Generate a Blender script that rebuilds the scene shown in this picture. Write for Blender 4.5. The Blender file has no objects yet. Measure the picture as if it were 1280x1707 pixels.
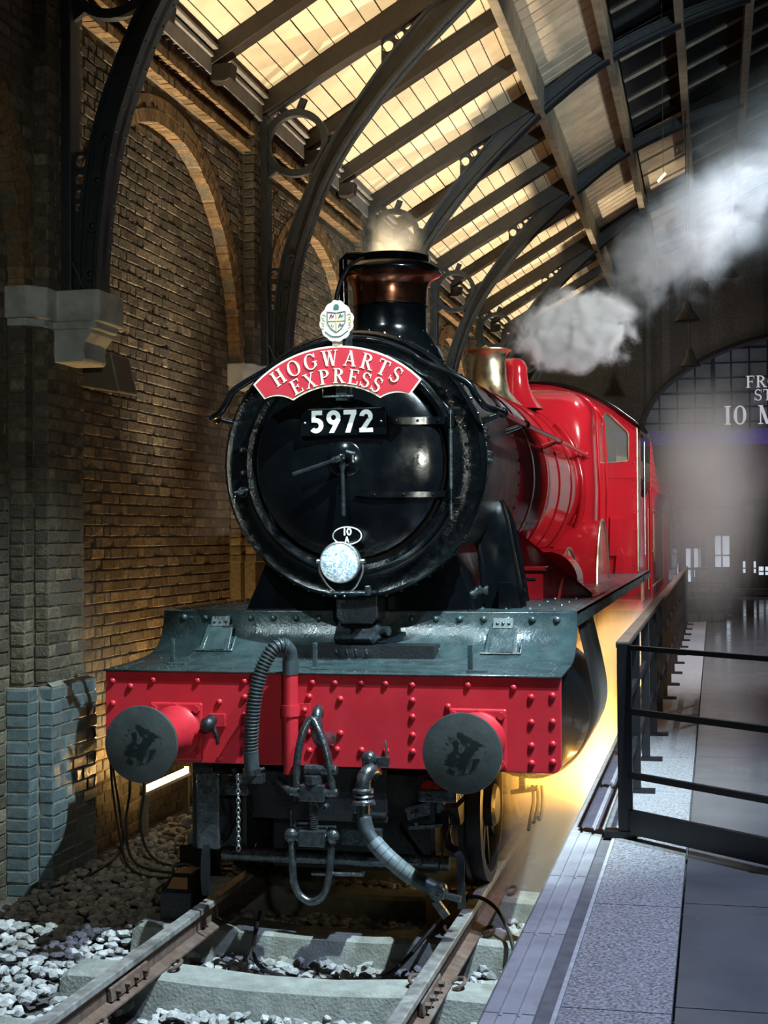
import bpy, bmesh, math, random
from mathutils import Vector, Matrix
random.seed(7)
S = bpy.context.scene
COL = S.collection
PI = math.pi

# ------------------------------------------------------------------ camera
F_PX = 2370.0
RIGHT = Vector((0.9740, 0.2264, -0.0071)); UP = Vector((0.0105, -0.0150, 0.9998)); FWD = Vector((-0.2262, 0.9739, 0.0169))
CAMP = Vector((2.127, -7.667, 2.155))
cd = bpy.data.cameras.new('camera'); cam = bpy.data.objects.new('camera', cd); COL.objects.link(cam)
cd.sensor_fit = 'HORIZONTAL'; cd.sensor_width = 36.0; cd.lens = 36.0 * F_PX / 1280.0
cd.clip_start = 0.05; cd.clip_end = 200
M = Matrix.Identity(4)
for i in range(3):
    M[i][0] = RIGHT[i]; M[i][1] = UP[i]; M[i][2] = -FWD[i]; M[i][3] = CAMP[i]
cam.matrix_world = Matrix.Translation(CAMP) @ M.to_quaternion().to_matrix().to_4x4()
S.camera = cam

# ------------------------------------------------------------------ world, exposure
S.view_settings.view_transform = 'Standard'; S.view_settings.look = 'None'
S.view_settings.gamma = 1.0; S.view_settings.use_curve_mapping = False
S.view_settings.exposure = 0.0
w = bpy.data.worlds.new('hall_ambient'); S.world = w; w.use_nodes = True
bg = w.node_tree.nodes['Background']; bg.inputs[0].default_value = (0.30, 0.42, 0.50, 1); bg.inputs[1].default_value = 0.020
S.cycles.use_denoising = True
S.cycles.max_bounces = 6; S.cycles.diffuse_bounces = 2; S.cycles.glossy_bounces = 3; S.cycles.transmission_bounces = 4
S.cycles.volume_bounces = 1; S.cycles.transparent_max_bounces = 8
S.cycles.volume_step_rate = 1.5; S.cycles.volume_max_steps = 256
S.cycles.sample_clamp_indirect = 4.0; S.cycles.sample_clamp_direct = 0.0
S.cycles.caustics_reflective = False; S.cycles.caustics_refractive = False

COOL = (0.74, 0.95, 1.0); WARM = (1.0, 0.60, 0.22)
def spot(name, loc, target, power, col, size, blend=0.5, radius=0.08):
    l = bpy.data.lights.new(name, 'SPOT'); l.energy = power; l.color = col; l.spot_size = math.radians(size)
    l.spot_blend = blend; l.shadow_soft_size = radius
    o = bpy.data.objects.new(name, l); COL.objects.link(o); o.location = loc
    o.rotation_euler = (Vector(target) - Vector(loc)).to_track_quat('-Z', 'Y').to_euler()
    return o
# stage spots hung above the platform: cool white on the engine front, its side, the platform and the track; the tender fill is added
spot('stage_spot_front', (3.1, -1.9, 8.0), (0.15, 0.1, 1.5), 6000, COOL, 44, 0.7, 0.035)
spot('stage_spot_smokebox', (-1.7, -5.6, 8.0), (0.0, 0.5, 2.75), 2000, COOL, 19, 0.5, 0.03)
spot('tender_fill_spot', (5.6, 9.5, 6.2), (1.25, 14.5, 2.1), 1800, (1.0, 0.95, 0.92), 40, 0.8, 0.1)  # added fill with no known source, brightens the dark tender
spot('stage_spot_side', (6.2, 2.0, 6.8), (0.9, 6.6, 2.7), 2200, (1.0, 0.93, 0.88), 46, 0.6, 0.1)
spot('stage_spot_platform', (4.4, -2.5, 8.3), (2.3, -1.6, 0.75), 2800, (0.56, 0.69, 1.0), 60, 0.7, 0.04)
spot('stage_spot_far_platform', (4.0, 8.5, 8.4), (2.4, 9.5, 0.75), 3000, (0.86, 0.90, 1.0), 70, 0.8, 0.1)
spot('stage_spot_steam', (5.6, -1.5, 4.2), (1.4, 9.0, 5.2), 4800, (0.76, 0.95, 1.0), 40, 0.8, 0.1)
spot('stage_spot_wall', (3.6, -9.2, 3.3), (-2.4, 2.2, 2.4), 760, (0.92, 0.96, 0.82), 34, 0.9, 0.12)

# ------------------------------------------------------------------ materials
MATS = {}
def N(nt, t, **kw):
    n = nt.nodes.new(t)
    for k, v in kw.items(): setattr(n, k, v)
    return n
def mk(name, base, rough=0.5, metal=0.0, var=0.12, vscale=6.0, bump=0.0, bscale=40.0, coat=0.0, rnd=0.0, spec=0.5,
       dirt=None, dirt_amt=0.5, dirt_scale=3.0, rvar=0.0, emit=None, estr=0.0, hue=None):
    m = bpy.data.materials.new(name); m.use_nodes = True; nt = m.node_tree; L = nt.links
    b = nt.nodes['Principled BSDF']
    b.inputs['Roughness'].default_value = rough; b.inputs['Metallic'].default_value = metal
    b.inputs['Specular IOR Level'].default_value = spec
    if coat: b.inputs['Coat Weight'].default_value = coat; b.inputs['Coat Roughness'].default_value = 0.06
    tc = N(nt, 'ShaderNodeTexCoord'); geo = N(nt, 'ShaderNodeNewGeometry')
    col = None
    rgb = N(nt, 'ShaderNodeRGB'); rgb.outputs[0].default_value = (*base, 1); col = rgb.outputs[0]
    if var:
        no = N(nt, 'ShaderNodeTexNoise'); no.inputs['Scale'].default_value = vscale; no.inputs['Detail'].default_value = 5
        L.new(geo.outputs['Position'], no.inputs['Vector'])
        mr = N(nt, 'ShaderNodeMapRange'); mr.inputs[1].default_value = 0.3; mr.inputs[2].default_value = 0.7
        mr.inputs[3].default_value = 1 - var; mr.inputs[4].default_value = 1 + var
        L.new(no.outputs['Fac'], mr.inputs[0])
        mx = N(nt, 'ShaderNodeVectorMath', operation='SCALE'); L.new(col, mx.inputs[0]); L.new(mr.outputs[0], mx.inputs['Scale']); col = mx.outputs[0]
    if dirt:
        no = N(nt, 'ShaderNodeTexNoise'); no.inputs['Scale'].default_value = dirt_scale; no.inputs['Detail'].default_value = 8; no.inputs['Roughness'].default_value = 0.65
        L.new(geo.outputs['Position'], no.inputs['Vector'])
        mr = N(nt, 'ShaderNodeMapRange'); mr.inputs[1].default_value = 0.48; mr.inputs[2].default_value = 0.68; mr.inputs[3].default_value = 0; mr.inputs[4].default_value = dirt_amt
        L.new(no.outputs['Fac'], mr.inputs[0])
        mix = N(nt, 'ShaderNodeMix', data_type='RGBA'); L.new(mr.outputs[0], mix.inputs[0]); L.new(col, mix.inputs[6]); mix.inputs[7].default_value = (*dirt, 1); col = mix.outputs[2]
    if rnd:
        oi = N(nt, 'ShaderNodeObjectInfo')
        ad = N(nt, 'ShaderNodeMath', operation='ADD'); L.new(oi.outputs['Random'], ad.inputs[0]); L.new(geo.outputs['Random Per Island'], ad.inputs[1])
        fr = N(nt, 'ShaderNodeMath', operation='FRACT'); L.new(ad.outputs[0], fr.inputs[0])
        mr = N(nt, 'ShaderNodeMapRange'); mr.inputs[3].default_value = 1 - rnd; mr.inputs[4].default_value = 1 + rnd
        L.new(fr.outputs[0], mr.inputs[0])
        mx = N(nt, 'ShaderNodeVectorMath', operation='SCALE'); L.new(col, mx.inputs[0]); L.new(mr.outputs[0], mx.inputs['Scale']); col = mx.outputs[0]
        if hue:
            m2 = N(nt, 'ShaderNodeMath', operation='MULTIPLY'); L.new(fr.outputs[0], m2.inputs[0]); m2.inputs[1].default_value = 7.31
            f2 = N(nt, 'ShaderNodeMath', operation='FRACT'); L.new(m2.outputs[0], f2.inputs[0])
            p2 = N(nt, 'ShaderNodeMath', operation='POWER'); L.new(f2.outputs[0], p2.inputs[0]); p2.inputs[1].default_value = 2.0
            mix = N(nt, 'ShaderNodeMix', data_type='RGBA'); L.new(p2.outputs[0], mix.inputs[0]); L.new(col, mix.inputs[6]); mix.inputs[7].default_value = (*hue, 1); col = mix.outputs[2]
    L.new(col, b.inputs['Base Color'])
    if rvar:
        no = N(nt, 'ShaderNodeTexNoise'); no.inputs['Scale'].default_value = vscale * 1.7; no.inputs['Detail'].default_value = 6
        L.new(geo.outputs['Position'], no.inputs['Vector'])
        mr = N(nt, 'ShaderNodeMapRange'); mr.inputs[1].default_value = 0.3; mr.inputs[2].default_value = 0.7
        mr.inputs[3].default_value = max(0.03, rough - rvar); mr.inputs[4].default_value = min(1, rough + rvar)
        L.new(no.outputs['Fac'], mr.inputs[0]); L.new(mr.outputs[0], b.inputs['Roughness'])
    if bump:
        no = N(nt, 'ShaderNodeTexNoise'); no.inputs['Scale'].default_value = bscale; no.inputs['Detail'].default_value = 6
        L.new(geo.outputs['Position'], no.inputs['Vector'])
        bp = N(nt, 'ShaderNodeBump'); bp.inputs['Strength'].default_value = bump; bp.inputs['Distance'].default_value = 0.01
        L.new(no.outputs['Fac'], bp.inputs['Height']); L.new(bp.outputs[0], b.inputs['Normal'])
        if coat: L.new(bp.outputs[0], b.inputs['Coat Normal'])
    if emit:
        b.inputs['Emission Color'].default_value = (*emit, 1); b.inputs['Emission Strength'].default_value = estr
    MATS[name] = m
    return m

mk('brick', (0.125, 0.104, 0.074), 0.85, var=0.35, vscale=22, bump=0.9, bscale=60, rnd=0.42, hue=(0.075, 0.068, 0.058), spec=0.2, dirt=(0.05, 0.045, 0.035), dirt_amt=0.55, dirt_scale=1.3)
mk('brick_orange_warmlit', (0.165, 0.108, 0.055), 0.85, var=0.3, vscale=22, bump=0.8, bscale=60, rnd=0.3, spec=0.2)  # orange brick of the frieze; on the arches, warm light in the colour
mk('brick_blue', (0.085, 0.115, 0.125), 0.38, var=0.2, vscale=18, bump=0.3, bscale=50, rnd=0.25)
mk('mortar', (0.115, 0.098, 0.070), 0.95, var=0.3, vscale=30, bump=0.6, bscale=90, spec=0.1)
mk('mortar_pale', (0.19, 0.19, 0.17), 0.9, var=0.25, vscale=30, bump=0.4, bscale=90, spec=0.1)
mk('stone', (0.40, 0.42, 0.40), 0.75, var=0.18, vscale=7, bump=0.25, bscale=70, dirt=(0.18, 0.18, 0.16), dirt_amt=0.6, dirt_scale=4)
mk('iron_blue', (0.021, 0.026, 0.032), 0.5, metal=0.0, var=0.25, vscale=9, bump=0.15, bscale=80)
mk('timber_dark', (0.019, 0.014, 0.010), 0.55, var=0.3, vscale=14, bump=0.25, bscale=60)
mk('timber_grey', (0.20, 0.19, 0.175), 0.7, var=0.15, vscale=10, bump=0.2, bscale=60)
mk('ceiling_board', (0.62, 0.53, 0.38), 0.75, var=0.10, vscale=2.5, rnd=0.05, bump=0.08, bscale=50, dirt=(0.36, 0.30, 0.22), dirt_amt=0.45, dirt_scale=1.6)
mk('slat_board', (0.50, 0.42, 0.32), 0.8, var=0.15, vscale=4, rnd=0.10, bump=0.15, bscale=40)
mk('gap_dark', (0.02, 0.016, 0.012), 0.9, var=0)
mk('purlin_paint', (0.22, 0.19, 0.145), 0.7, var=0.3, vscale=6, bump=0.2, bscale=50)
mk('roof_glass', (0.006, 0.007, 0.008), 0.18, var=0.3)
mk('loco_black', (0.0025, 0.0035, 0.0045), 0.16, var=0.3, vscale=5, bump=0.05, bscale=22, coat=0.0, rvar=0.08, spec=0.6)
mk('loco_black_rough', (0.0022, 0.003, 0.0036), 0.15, var=0.3, vscale=12, bump=0.30, bscale=70, rvar=0.12, spec=0.7)
mk('loco_plate', (0.028, 0.050, 0.053), 0.30, var=0.35, vscale=7, bump=0.28, bscale=60, rvar=0.12, spec=0.8, dirt=(0.07, 0.085, 0.085), dirt_amt=0.5, dirt_scale=9)
mk('smokebox_side', (0.018, 0.017, 0.017), 0.36, var=0.3, vscale=4, rvar=0.06)
mk('beam_red', (0.46, 0.020, 0.032), 0.38, var=0.10, vscale=4, bump=0.05, bscale=40, rvar=0.07, dirt=(0.33, 0.012, 0.018), dirt_amt=0.5, dirt_scale=2.2)
mk('loco_red', (0.42, 0.012, 0.020), 0.14, var=0.06, vscale=3, coat=0.6, spec=0.6)
mk('tender_red', (0.44, 0.035, 0.045), 0.3, var=0.15, vscale=3, coat=0.2)
mk('copper', (0.62, 0.24, 0.14), 0.20, metal=1.0, var=0.2, vscale=9, rvar=0.06)
mk('brass', (0.80, 0.71, 0.48), 0.34, metal=1.0, var=0.2, vscale=9, rvar=0.08)
mk('steel', (0.55, 0.56, 0.56), 0.35, metal=1.0, var=0.25, vscale=14)
mk('iron_oily', (0.10, 0.12, 0.13), 0.28, metal=0.8, var=0.4, vscale=25, bump=0.2, bscale=60, rvar=0.10, spec=1.0, coat=0.35)
mk('iron_dark', (0.007, 0.009, 0.011), 0.45, var=0.4, vscale=14, bump=0.3, bscale=60)
mk('buffer_face', (0.055, 0.066, 0.064), 0.40, metal=0.2, var=0.25, vscale=7, dirt=(0.03, 0.036, 0.036), dirt_amt=0.5, dirt_scale=9, bump=0.1, bscale=50)
mk('rubber', (0.035, 0.048, 0.052), 0.40, var=0.25, vscale=20, bump=0.15, bscale=60)
mk('rail_top', (0.30, 0.30, 0.29), 0.42, metal=0.4, var=0.35, vscale=18, dirt=(0.06, 0.045, 0.035), dirt_amt=0.8, dirt_scale=3.5)
mk('rail_side', (0.10, 0.062, 0.045), 0.8, var=0.35, vscale=16, bump=0.4, bscale=60, dirt=(0.19, 0.18, 0.17), dirt_amt=0.6, dirt_scale=2.5)
mk('concrete', (0.24, 0.25, 0.225), 0.9, var=0.22, vscale=12, bump=0.6, bscale=60, dirt=(0.17, 0.18, 0.16), dirt_amt=0.6, dirt_scale=5)
mk('ballast', (0.34, 0.34, 0.335), 0.85, var=0.2, vscale=30, bump=0.5, bscale=120, rnd=0.35)
mk('ground', (0.075, 0.072, 0.068), 0.95, var=0.4, vscale=30, bump=0.8, bscale=50)
mk('coping', (0.36, 0.35, 0.36), 0.72, var=0.18, vscale=5, bump=0.25, bscale=60, dirt=(0.23, 0.22, 0.22), dirt_amt=0.6, dirt_scale=6, rnd=0.06)
mk('granite', (0.30, 0.30, 0.31), 0.42, var=0.75, vscale=95, bump=0.12, bscale=90, rnd=0.06)
mk('slab', (0.13, 0.13, 0.137), 0.12, var=0.15, vscale=3, rvar=0.05, spec=0.7, dirt=(0.14, 0.14, 0.145), dirt_amt=0.5, dirt_scale=2)
mk('drain', (0.15, 0.145, 0.15), 0.7, var=0.25, vscale=14, bump=0.2, bscale=60)
mk('white_line', (0.50, 0.50, 0.50), 0.7, var=0.2, vscale=20)
mk('rail_metal', (0.010, 0.010, 0.012), 0.38, var=0.2, vscale=12)
mk('handrail_wood', (0.12, 0.08, 0.06), 0.42, var=0.3, vscale=12)
mk('sign_red', (0.46, 0.018, 0.035), 0.45, var=0.08, vscale=12, bump=0.08, bscale=120)
mk('sign_cream', (0.86, 0.72, 0.55), 0.5, var=0.05)
mk('white_paint', (0.86, 0.90, 0.88), 0.5, var=0.04)
mk('crest_cream', (0.60, 0.57, 0.48), 0.45, var=0.08, vscale=40)
mk('crest_green', (0.03, 0.11, 0.09), 0.5, var=0.05)
mk('crest_red', (0.22, 0.03, 0.03), 0.5, var=0.05)
mk('crest_gold', (0.50, 0.38, 0.16), 0.4, var=0.1)
mk('crest_blue', (0.06, 0.10, 0.14), 0.5, var=0.05)
mk('speaker_box', (0.10, 0.085, 0.06), 0.7, var=0.1)
mk('speaker_grille', (0.10, 0.095, 0.085), 0.6, var=0.15, vscale=200, bump=0.8, bscale=400)
mk('hose_wrap', (0.15, 0.19, 0.21), 0.38, var=0.2, vscale=30)
mk('cable', (0.02, 0.019, 0.018), 0.5, var=0.1)
mk('rope', (0.42, 0.33, 0.19), 0.85, var=0.2, vscale=60)
mk('plastic_white', (0.7, 0.68, 0.6), 0.4, var=0.05)
mk('tube_glow', (1, 0.8, 0.45), 0.4, var=0, emit=(1.0, 0.66, 0.24), estr=28)
mk('lamp_glow', (1, 0.9, 0.7), 0.4, var=0, emit=(1.0, 0.86, 0.55), estr=14)
mk('coal', (0.012, 0.012, 0.012), 0.55, var=0.3, bump=0.8, bscale=30)
mk('purple_panel', (0.10, 0.075, 0.26), 0.6, var=0.25, vscale=2)
mk('window_dim', (0.09, 0.095, 0.10), 0.35, var=0.5, vscale=1.2)
mk('sign_letter', (0.75, 0.74, 0.72), 0.4, var=0.1, emit=(0.9, 0.9, 0.9), estr=0.35)
mk('display_lit', (0.6, 0.66, 0.72), 0.4, var=0.9, vscale=7, emit=(0.75, 0.86, 1.0), estr=0.9)
mk('back_dark', (0.022, 0.018, 0.019), 0.9, var=0.3)
mk('plastic_sheet', (0.35, 0.42, 0.44), 0.12, var=0.3, vscale=30, bump=0.9, bscale=30)
mk('carton', (0.38, 0.20, 0.08), 0.8, var=0.2)
mk('bench_dark', (0.03, 0.028, 0.03), 0.5, var=0.2)

def buffer_mat():
    m = MATS['buffer_face']; nt = m.node_tree; L = nt.links; b = nt.nodes['Principled BSDF']
    src = b.inputs['Base Color'].links[0].from_socket
    tc = N(nt, 'ShaderNodeTexCoord'); ln_ = N(nt, 'ShaderNodeVectorMath', operation='LENGTH'); L.new(tc.outputs['Object'], ln_.inputs[0])
    no = N(nt, 'ShaderNodeTexNoise'); no.inputs['Scale'].default_value = 13; no.inputs['Detail'].default_value = 6; no.inputs['Distortion'].default_value = 1.2; L.new(tc.outputs['Object'], no.inputs['Vector'])
    mr = N(nt, 'ShaderNodeMapRange'); mr.inputs[1].default_value = .155; mr.inputs[2].default_value = .10; mr.inputs[3].default_value = -.22; mr.inputs[4].default_value = .13; L.new(ln_.outputs['Value'], mr.inputs[0])
    ad = N(nt, 'ShaderNodeMath', operation='ADD'); L.new(no.outputs['Fac'], ad.inputs[0]); L.new(mr.outputs[0], ad.inputs[1])
    st = N(nt, 'ShaderNodeMapRange'); st.inputs[1].default_value = .52; st.inputs[2].default_value = .60; L.new(ad.outputs[0], st.inputs[0])
    mix = N(nt, 'ShaderNodeMix', data_type='RGBA'); L.new(st.outputs[0], mix.inputs[0]); L.new(src, mix.inputs[6]); mix.inputs[7].default_value = (.010, .014, .014, 1); L.new(mix.outputs[2], b.inputs['Base Color'])
buffer_mat()
def glass(name, col, rough=0.05, trans=0.9):
    m = bpy.data.materials.new(name); m.use_nodes = True; b = m.node_tree.nodes['Principled BSDF']
    b.inputs['Base Color'].default_value = (*col, 1); b.inputs['Roughness'].default_value = rough
    b.inputs['Transmission Weight'].default_value = trans; b.inputs['IOR'].default_value = 1.45; MATS[name] = m
glass('cab_glass', (0.72, 0.74, 0.66), 0.04, 0.85)
def lens_mat():
    m = bpy.data.materials.new('lamp_lens'); m.use_nodes = True; nt = m.node_tree; b = nt.nodes['Principled BSDF']
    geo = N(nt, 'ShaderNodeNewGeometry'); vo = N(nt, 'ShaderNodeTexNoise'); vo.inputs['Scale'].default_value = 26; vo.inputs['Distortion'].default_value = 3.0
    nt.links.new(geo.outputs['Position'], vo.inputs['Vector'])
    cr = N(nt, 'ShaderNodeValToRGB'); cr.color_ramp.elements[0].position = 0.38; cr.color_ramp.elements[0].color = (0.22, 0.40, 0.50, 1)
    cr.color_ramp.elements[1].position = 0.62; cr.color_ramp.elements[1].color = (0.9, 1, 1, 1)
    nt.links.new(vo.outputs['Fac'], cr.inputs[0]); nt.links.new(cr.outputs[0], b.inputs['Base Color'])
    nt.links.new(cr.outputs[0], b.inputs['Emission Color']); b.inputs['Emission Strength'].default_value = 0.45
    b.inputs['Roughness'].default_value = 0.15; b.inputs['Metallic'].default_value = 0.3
    MATS['lamp_lens'] = m
lens_mat()

# ------------------------------------------------------------------ mesh helpers
WPOS = {}
class MB:
    def __init__(s): s.v = []; s.f = []
    def add(s, vs, fs):
        o = len(s.v); s.v.extend([tuple(p) for p in vs]); s.f.extend([tuple(i + o for i in f) for f in fs]); return s
    def box(s, a, b):
        x0, y0, z0 = [min(a[i], b[i]) for i in range(3)]; x1, y1, z1 = [max(a[i], b[i]) for i in range(3)]
        return s.add([(x0, y0, z0), (x1, y0, z0), (x1, y1, z0), (x0, y1, z0), (x0, y0, z1), (x1, y0, z1), (x1, y1, z1), (x0, y1, z1)],
              [(0, 3, 2, 1), (4, 5, 6, 7), (0, 1, 5, 4), (1, 2, 6, 5), (2, 3, 7, 6), (3, 0, 4, 7)])
    def bar(s, p, q, w, h, up=(0, 0, 1)):
        p = Vector(p); q = Vector(q); d = (q - p).normalized(); up = Vector(up); sd = d.cross(up)
        if sd.length < 1e-4: sd = d.cross(Vector((1, 0, 0)))
        sd.normalize(); u = sd.cross(d)
        c = [(-1, -1), (1, -1), (1, 1), (-1, 1)]
        vs = [p + sd * (a * w / 2) + u * (b * h / 2) for a, b in c] + [q + sd * (a * w / 2) + u * (b * h / 2) for a, b in c]
        return s.add(vs, [(0, 3, 2, 1), (4, 5, 6, 7), (0, 1, 5, 4), (1, 2, 6, 5), (2, 3, 7, 6), (3, 0, 4, 7)])
    def prism(s, poly, vec):
        n = len(poly); vec = Vector(vec); vs = [Vector(p) for p in poly] + [Vector(p) + vec for p in poly]
        return s.add(vs, [tuple(range(n - 1, -1, -1)), tuple(range(n, 2 * n))] + [(i, (i + 1) % n, n + (i + 1) % n, n + i) for i in range(n)])
    def cyl(s, p, q, r, r1=None, n=20, cap=True):
        r1 = r if r1 is None else r1
        p = Vector(p); q = Vector(q); d = (q - p).normalized(); a = d.orthogonal().normalized(); b = d.cross(a)
        vs = []
        for c, rr in ((p, r), (q, r1)):
            for i in range(n):
                t = 2 * PI * i / n; vs.append(c + a * (rr * math.cos(t)) + b * (rr * math.sin(t)))
        fs = [(i, (i + 1) % n, n + (i + 1) % n, n + i) for i in range(n)]
        if cap: fs += [tuple(range(n - 1, -1, -1)), tuple(range(n, 2 * n))]
        return s.add(vs, fs)
    def lathe(s, prof, o, axis, n=48, cap=True, arc=None):
        o = Vector(o); d = Vector(axis).normalized(); a = d.orthogonal().normalized(); b = d.cross(a); vs = []
        for r, h in prof:
            for i in range(n):
                t = 2 * PI * i / n; vs.append(o + d * h + a * (r * math.cos(t)) + b * (r * math.sin(t)))
        m = len(prof); fs = []
        for j in range(m - 1):
            for i in range(n): fs.append((j * n + i, j * n + (i + 1) % n, (j + 1) * n + (i + 1) % n, (j + 1) * n + i))
        if cap: fs += [tuple(range(n - 1, -1, -1)), tuple(range((m - 1) * n, m * n))]
        return s.add(vs, fs)
    def tube(s, pts, r, n=10, closed=False, cap=True):
        P = [Vector(p) for p in pts]; m = len(P); rr = r if isinstance(r, (list, tuple)) else [r] * m
        T = []
        for i in range(m):
            a = P[(i - 1) % m] if (closed or i > 0) else P[i]; b = P[(i + 1) % m] if (closed or i < m - 1) else P[i]
            T.append((b - a).normalized())
        a = T[0].orthogonal().normalized(); vs = []
        for i in range(m):
            a = (a - T[i] * a.dot(T[i])).normalized(); b = T[i].cross(a)
            for k in range(n):
                t = 2 * PI * k / n; vs.append(P[i] + a * (rr[i] * math.cos(t)) + b * (rr[i] * math.sin(t)))
        fs = []
        for i in range(m if closed else m - 1):
            j = (i + 1) % m
            for k in range(n): fs.append((i * n + k, i * n + (k + 1) % n, j * n + (k + 1) % n, j * n + k))
        if cap and not closed: fs += [tuple(range(n - 1, -1, -1)), tuple(range((m - 1) * n, m * n))]
        return s.add(vs, fs)
    def dome(s, c, nrm, r, h=None, n=10, rings=3):
        h = r * 0.7 if h is None else h; prof = []
        for i in range(rings):
            t = (PI / 2) * i / rings; prof.append((r * math.cos(t), h * math.sin(t)))
        prof.append((r * 0.05, h)); return s.lathe(prof, c, nrm, n)
    def sphere(s, c, r, n=14, m=8, sq=(1, 1, 1)):
        c = Vector(c); vs = []; fs = []
        for j in range(1, m):
            t = PI * j / m
            for i in range(n):
                p = 2 * PI * i / n; vs.append(c + Vector((r * sq[0] * math.sin(t) * math.cos(p), r * sq[1] * math.sin(t) * math.sin(p), r * sq[2] * math.cos(t))))
        top = len(vs); vs.append(c + Vector((0, 0, r * sq[2]))); vs.append(c - Vector((0, 0, r * sq[2])))
        for j in range(m - 2):
            for i in range(n): fs.append((j * n + i, (j + 1) * n + i, (j + 1) * n + (i + 1) % n, j * n + (i + 1) % n))
        for i in range(n): fs.append((top, i, (i + 1) % n)); fs.append((top + 1, (m - 2) * n + (i + 1) % n, (m - 2) * n + i))
        return s.add(vs, fs)
    def annulus(s, c, r0, r1, vec, ax=(1, 0, 0), az=(0, 0, 1), n=32):
        c = Vector(c); ax = Vector(ax); az = Vector(az); vec = Vector(vec); vs = []
        for off in (Vector(), vec):
            for r in (r0, r1):
                for i in range(n):
                    t = 2 * PI * i / n; vs.append(c + off + ax * (r * math.cos(t)) + az * (r * math.sin(t)))
        fs = []
        for i in range(n):
            j = (i + 1) % n
            fs += [(i, j, n + j, n + i), (2 * n + i, 3 * n + i, 3 * n + j, 2 * n + j), (n + i, n + j, 3 * n + j, 3 * n + i), (i, 2 * n + i, 2 * n + j, j)]
        return s.add(vs, fs)
    def grid(s, rows):
        n = len(rows[0]); vs = [p for r in rows for p in r]; fs = []
        for j in range(len(rows) - 1):
            for i in range(n - 1): fs.append((j * n + i, j * n + i + 1, (j + 1) * n + i + 1, (j + 1) * n + i))
        return s.add(vs, fs)
    def build(s, name, mat, parent=None, smooth=None, bevel=0, label=None, solid=0, keep=False, kind=None, bseg=2):
        lo = Vector([min(p[i] for p in s.v) for i in range(3)]); hi = Vector([max(p[i] for p in s.v) for i in range(3)])
        c = (lo + hi) / 2
        if parent is None: c = Vector((c.x, c.y, lo.z))
        me = bpy.data.meshes.new(name); me.from_pydata([(p[0] - c.x, p[1] - c.y, p[2] - c.z) for p in s.v], [], s.f)
        bm = bmesh.new(); bm.from_mesh(me); bmesh.ops.recalc_face_normals(bm, faces=bm.faces); bm.to_mesh(me); bm.free()
        me.materials.append(MATS[mat])
        if smooth is not None:
            me.shade_smooth(); me.set_sharp_from_angle(angle=math.radians(smooth))
        return link(name, me, c, parent, bevel=bevel, label=label, solid=solid, kind=kind, bseg=bseg)
def link(name, me, c, parent=None, bevel=0, label=None, solid=0, kind=None, bseg=2):
    o = bpy.data.objects.new(name, me); COL.objects.link(o); c = Vector(c); WPOS[o.name] = c
    if parent is not None: o.parent = parent; o.location = c - WPOS[parent.name]
    else: o.location = c
    if solid: md = o.modifiers.new('solid', 'SOLIDIFY'); md.thickness = solid; md.offset = 0
    if bevel: md = o.modifiers.new('bevel', 'BEVEL'); md.width = bevel; md.segments = bseg; md.limit_method = 'ANGLE'
    if label: o['label'] = label
    if kind: o['kind'] = kind
    return o
def tag(o, label, cat, group=None):
    o['label'] = label; o['category'] = cat
    if group: o['group'] = group
    return o
def thing(name, loc, label, cat, group=None):
    o = bpy.data.objects.new(name, None); COL.objects.link(o); o.location = loc; o.empty_display_size = 0.1
    WPOS[o.name] = Vector(loc); return tag(o, label, cat, group)
def struct(o): o['kind'] = 'structure'; return o
def clone(o, dv, parent=None):
    """copy an object and its children, moved by dv"""
    c = o.copy(); COL.objects.link(c); WPOS[c.name] = WPOS[o.name] + Vector(dv); c.parent = parent
    if parent is None: c.location = WPOS[c.name]
    for ch in list(o.children): clone(ch, dv, c)
    return c
def arcpts(c, r, a0, a1, n, ax=(1, 0, 0), az=(0, 0, 1)):
    c = Vector(c); ax = Vector(ax); az = Vector(az)
    return [c + ax * (r * math.cos(a0 + (a1 - a0) * i / n)) + az * (r * math.sin(a0 + (a1 - a0) * i / n)) for i in range(n + 1)]
def spline(P, n=8):
    P = [Vector(p) for p in P]; out = []
    for i in range(len(P) - 1):
        p0 = P[max(i - 1, 0)]; p1 = P[i]; p2 = P[i + 1]; p3 = P[min(i + 2, len(P) - 1)]
        for k in range(n):
            t = k / n
            out.append(0.5 * ((2 * p1) + (p2 - p0) * t + (2 * p0 - 5 * p1 + 4 * p2 - p3) * t * t + (3 * p1 - p0 - 3 * p2 + p3) * t ** 3))
    out.append(P[-1]); return out
def project(p):
    d = Vector(p) - CAMP; z = d.dot(FWD); return (640 + F_PX * d.dot(RIGHT) / z, 853.5 - F_PX * d.dot(UP) / z, z)
def frame_lerp(tab, x):
    for (x0, y0), (x1, y1) in zip(tab, tab[1:]):
        if x <= x1: return y0 + (y1 - y0) * (x - x0) / (x1 - x0)
    return tab[-1][1]
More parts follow.
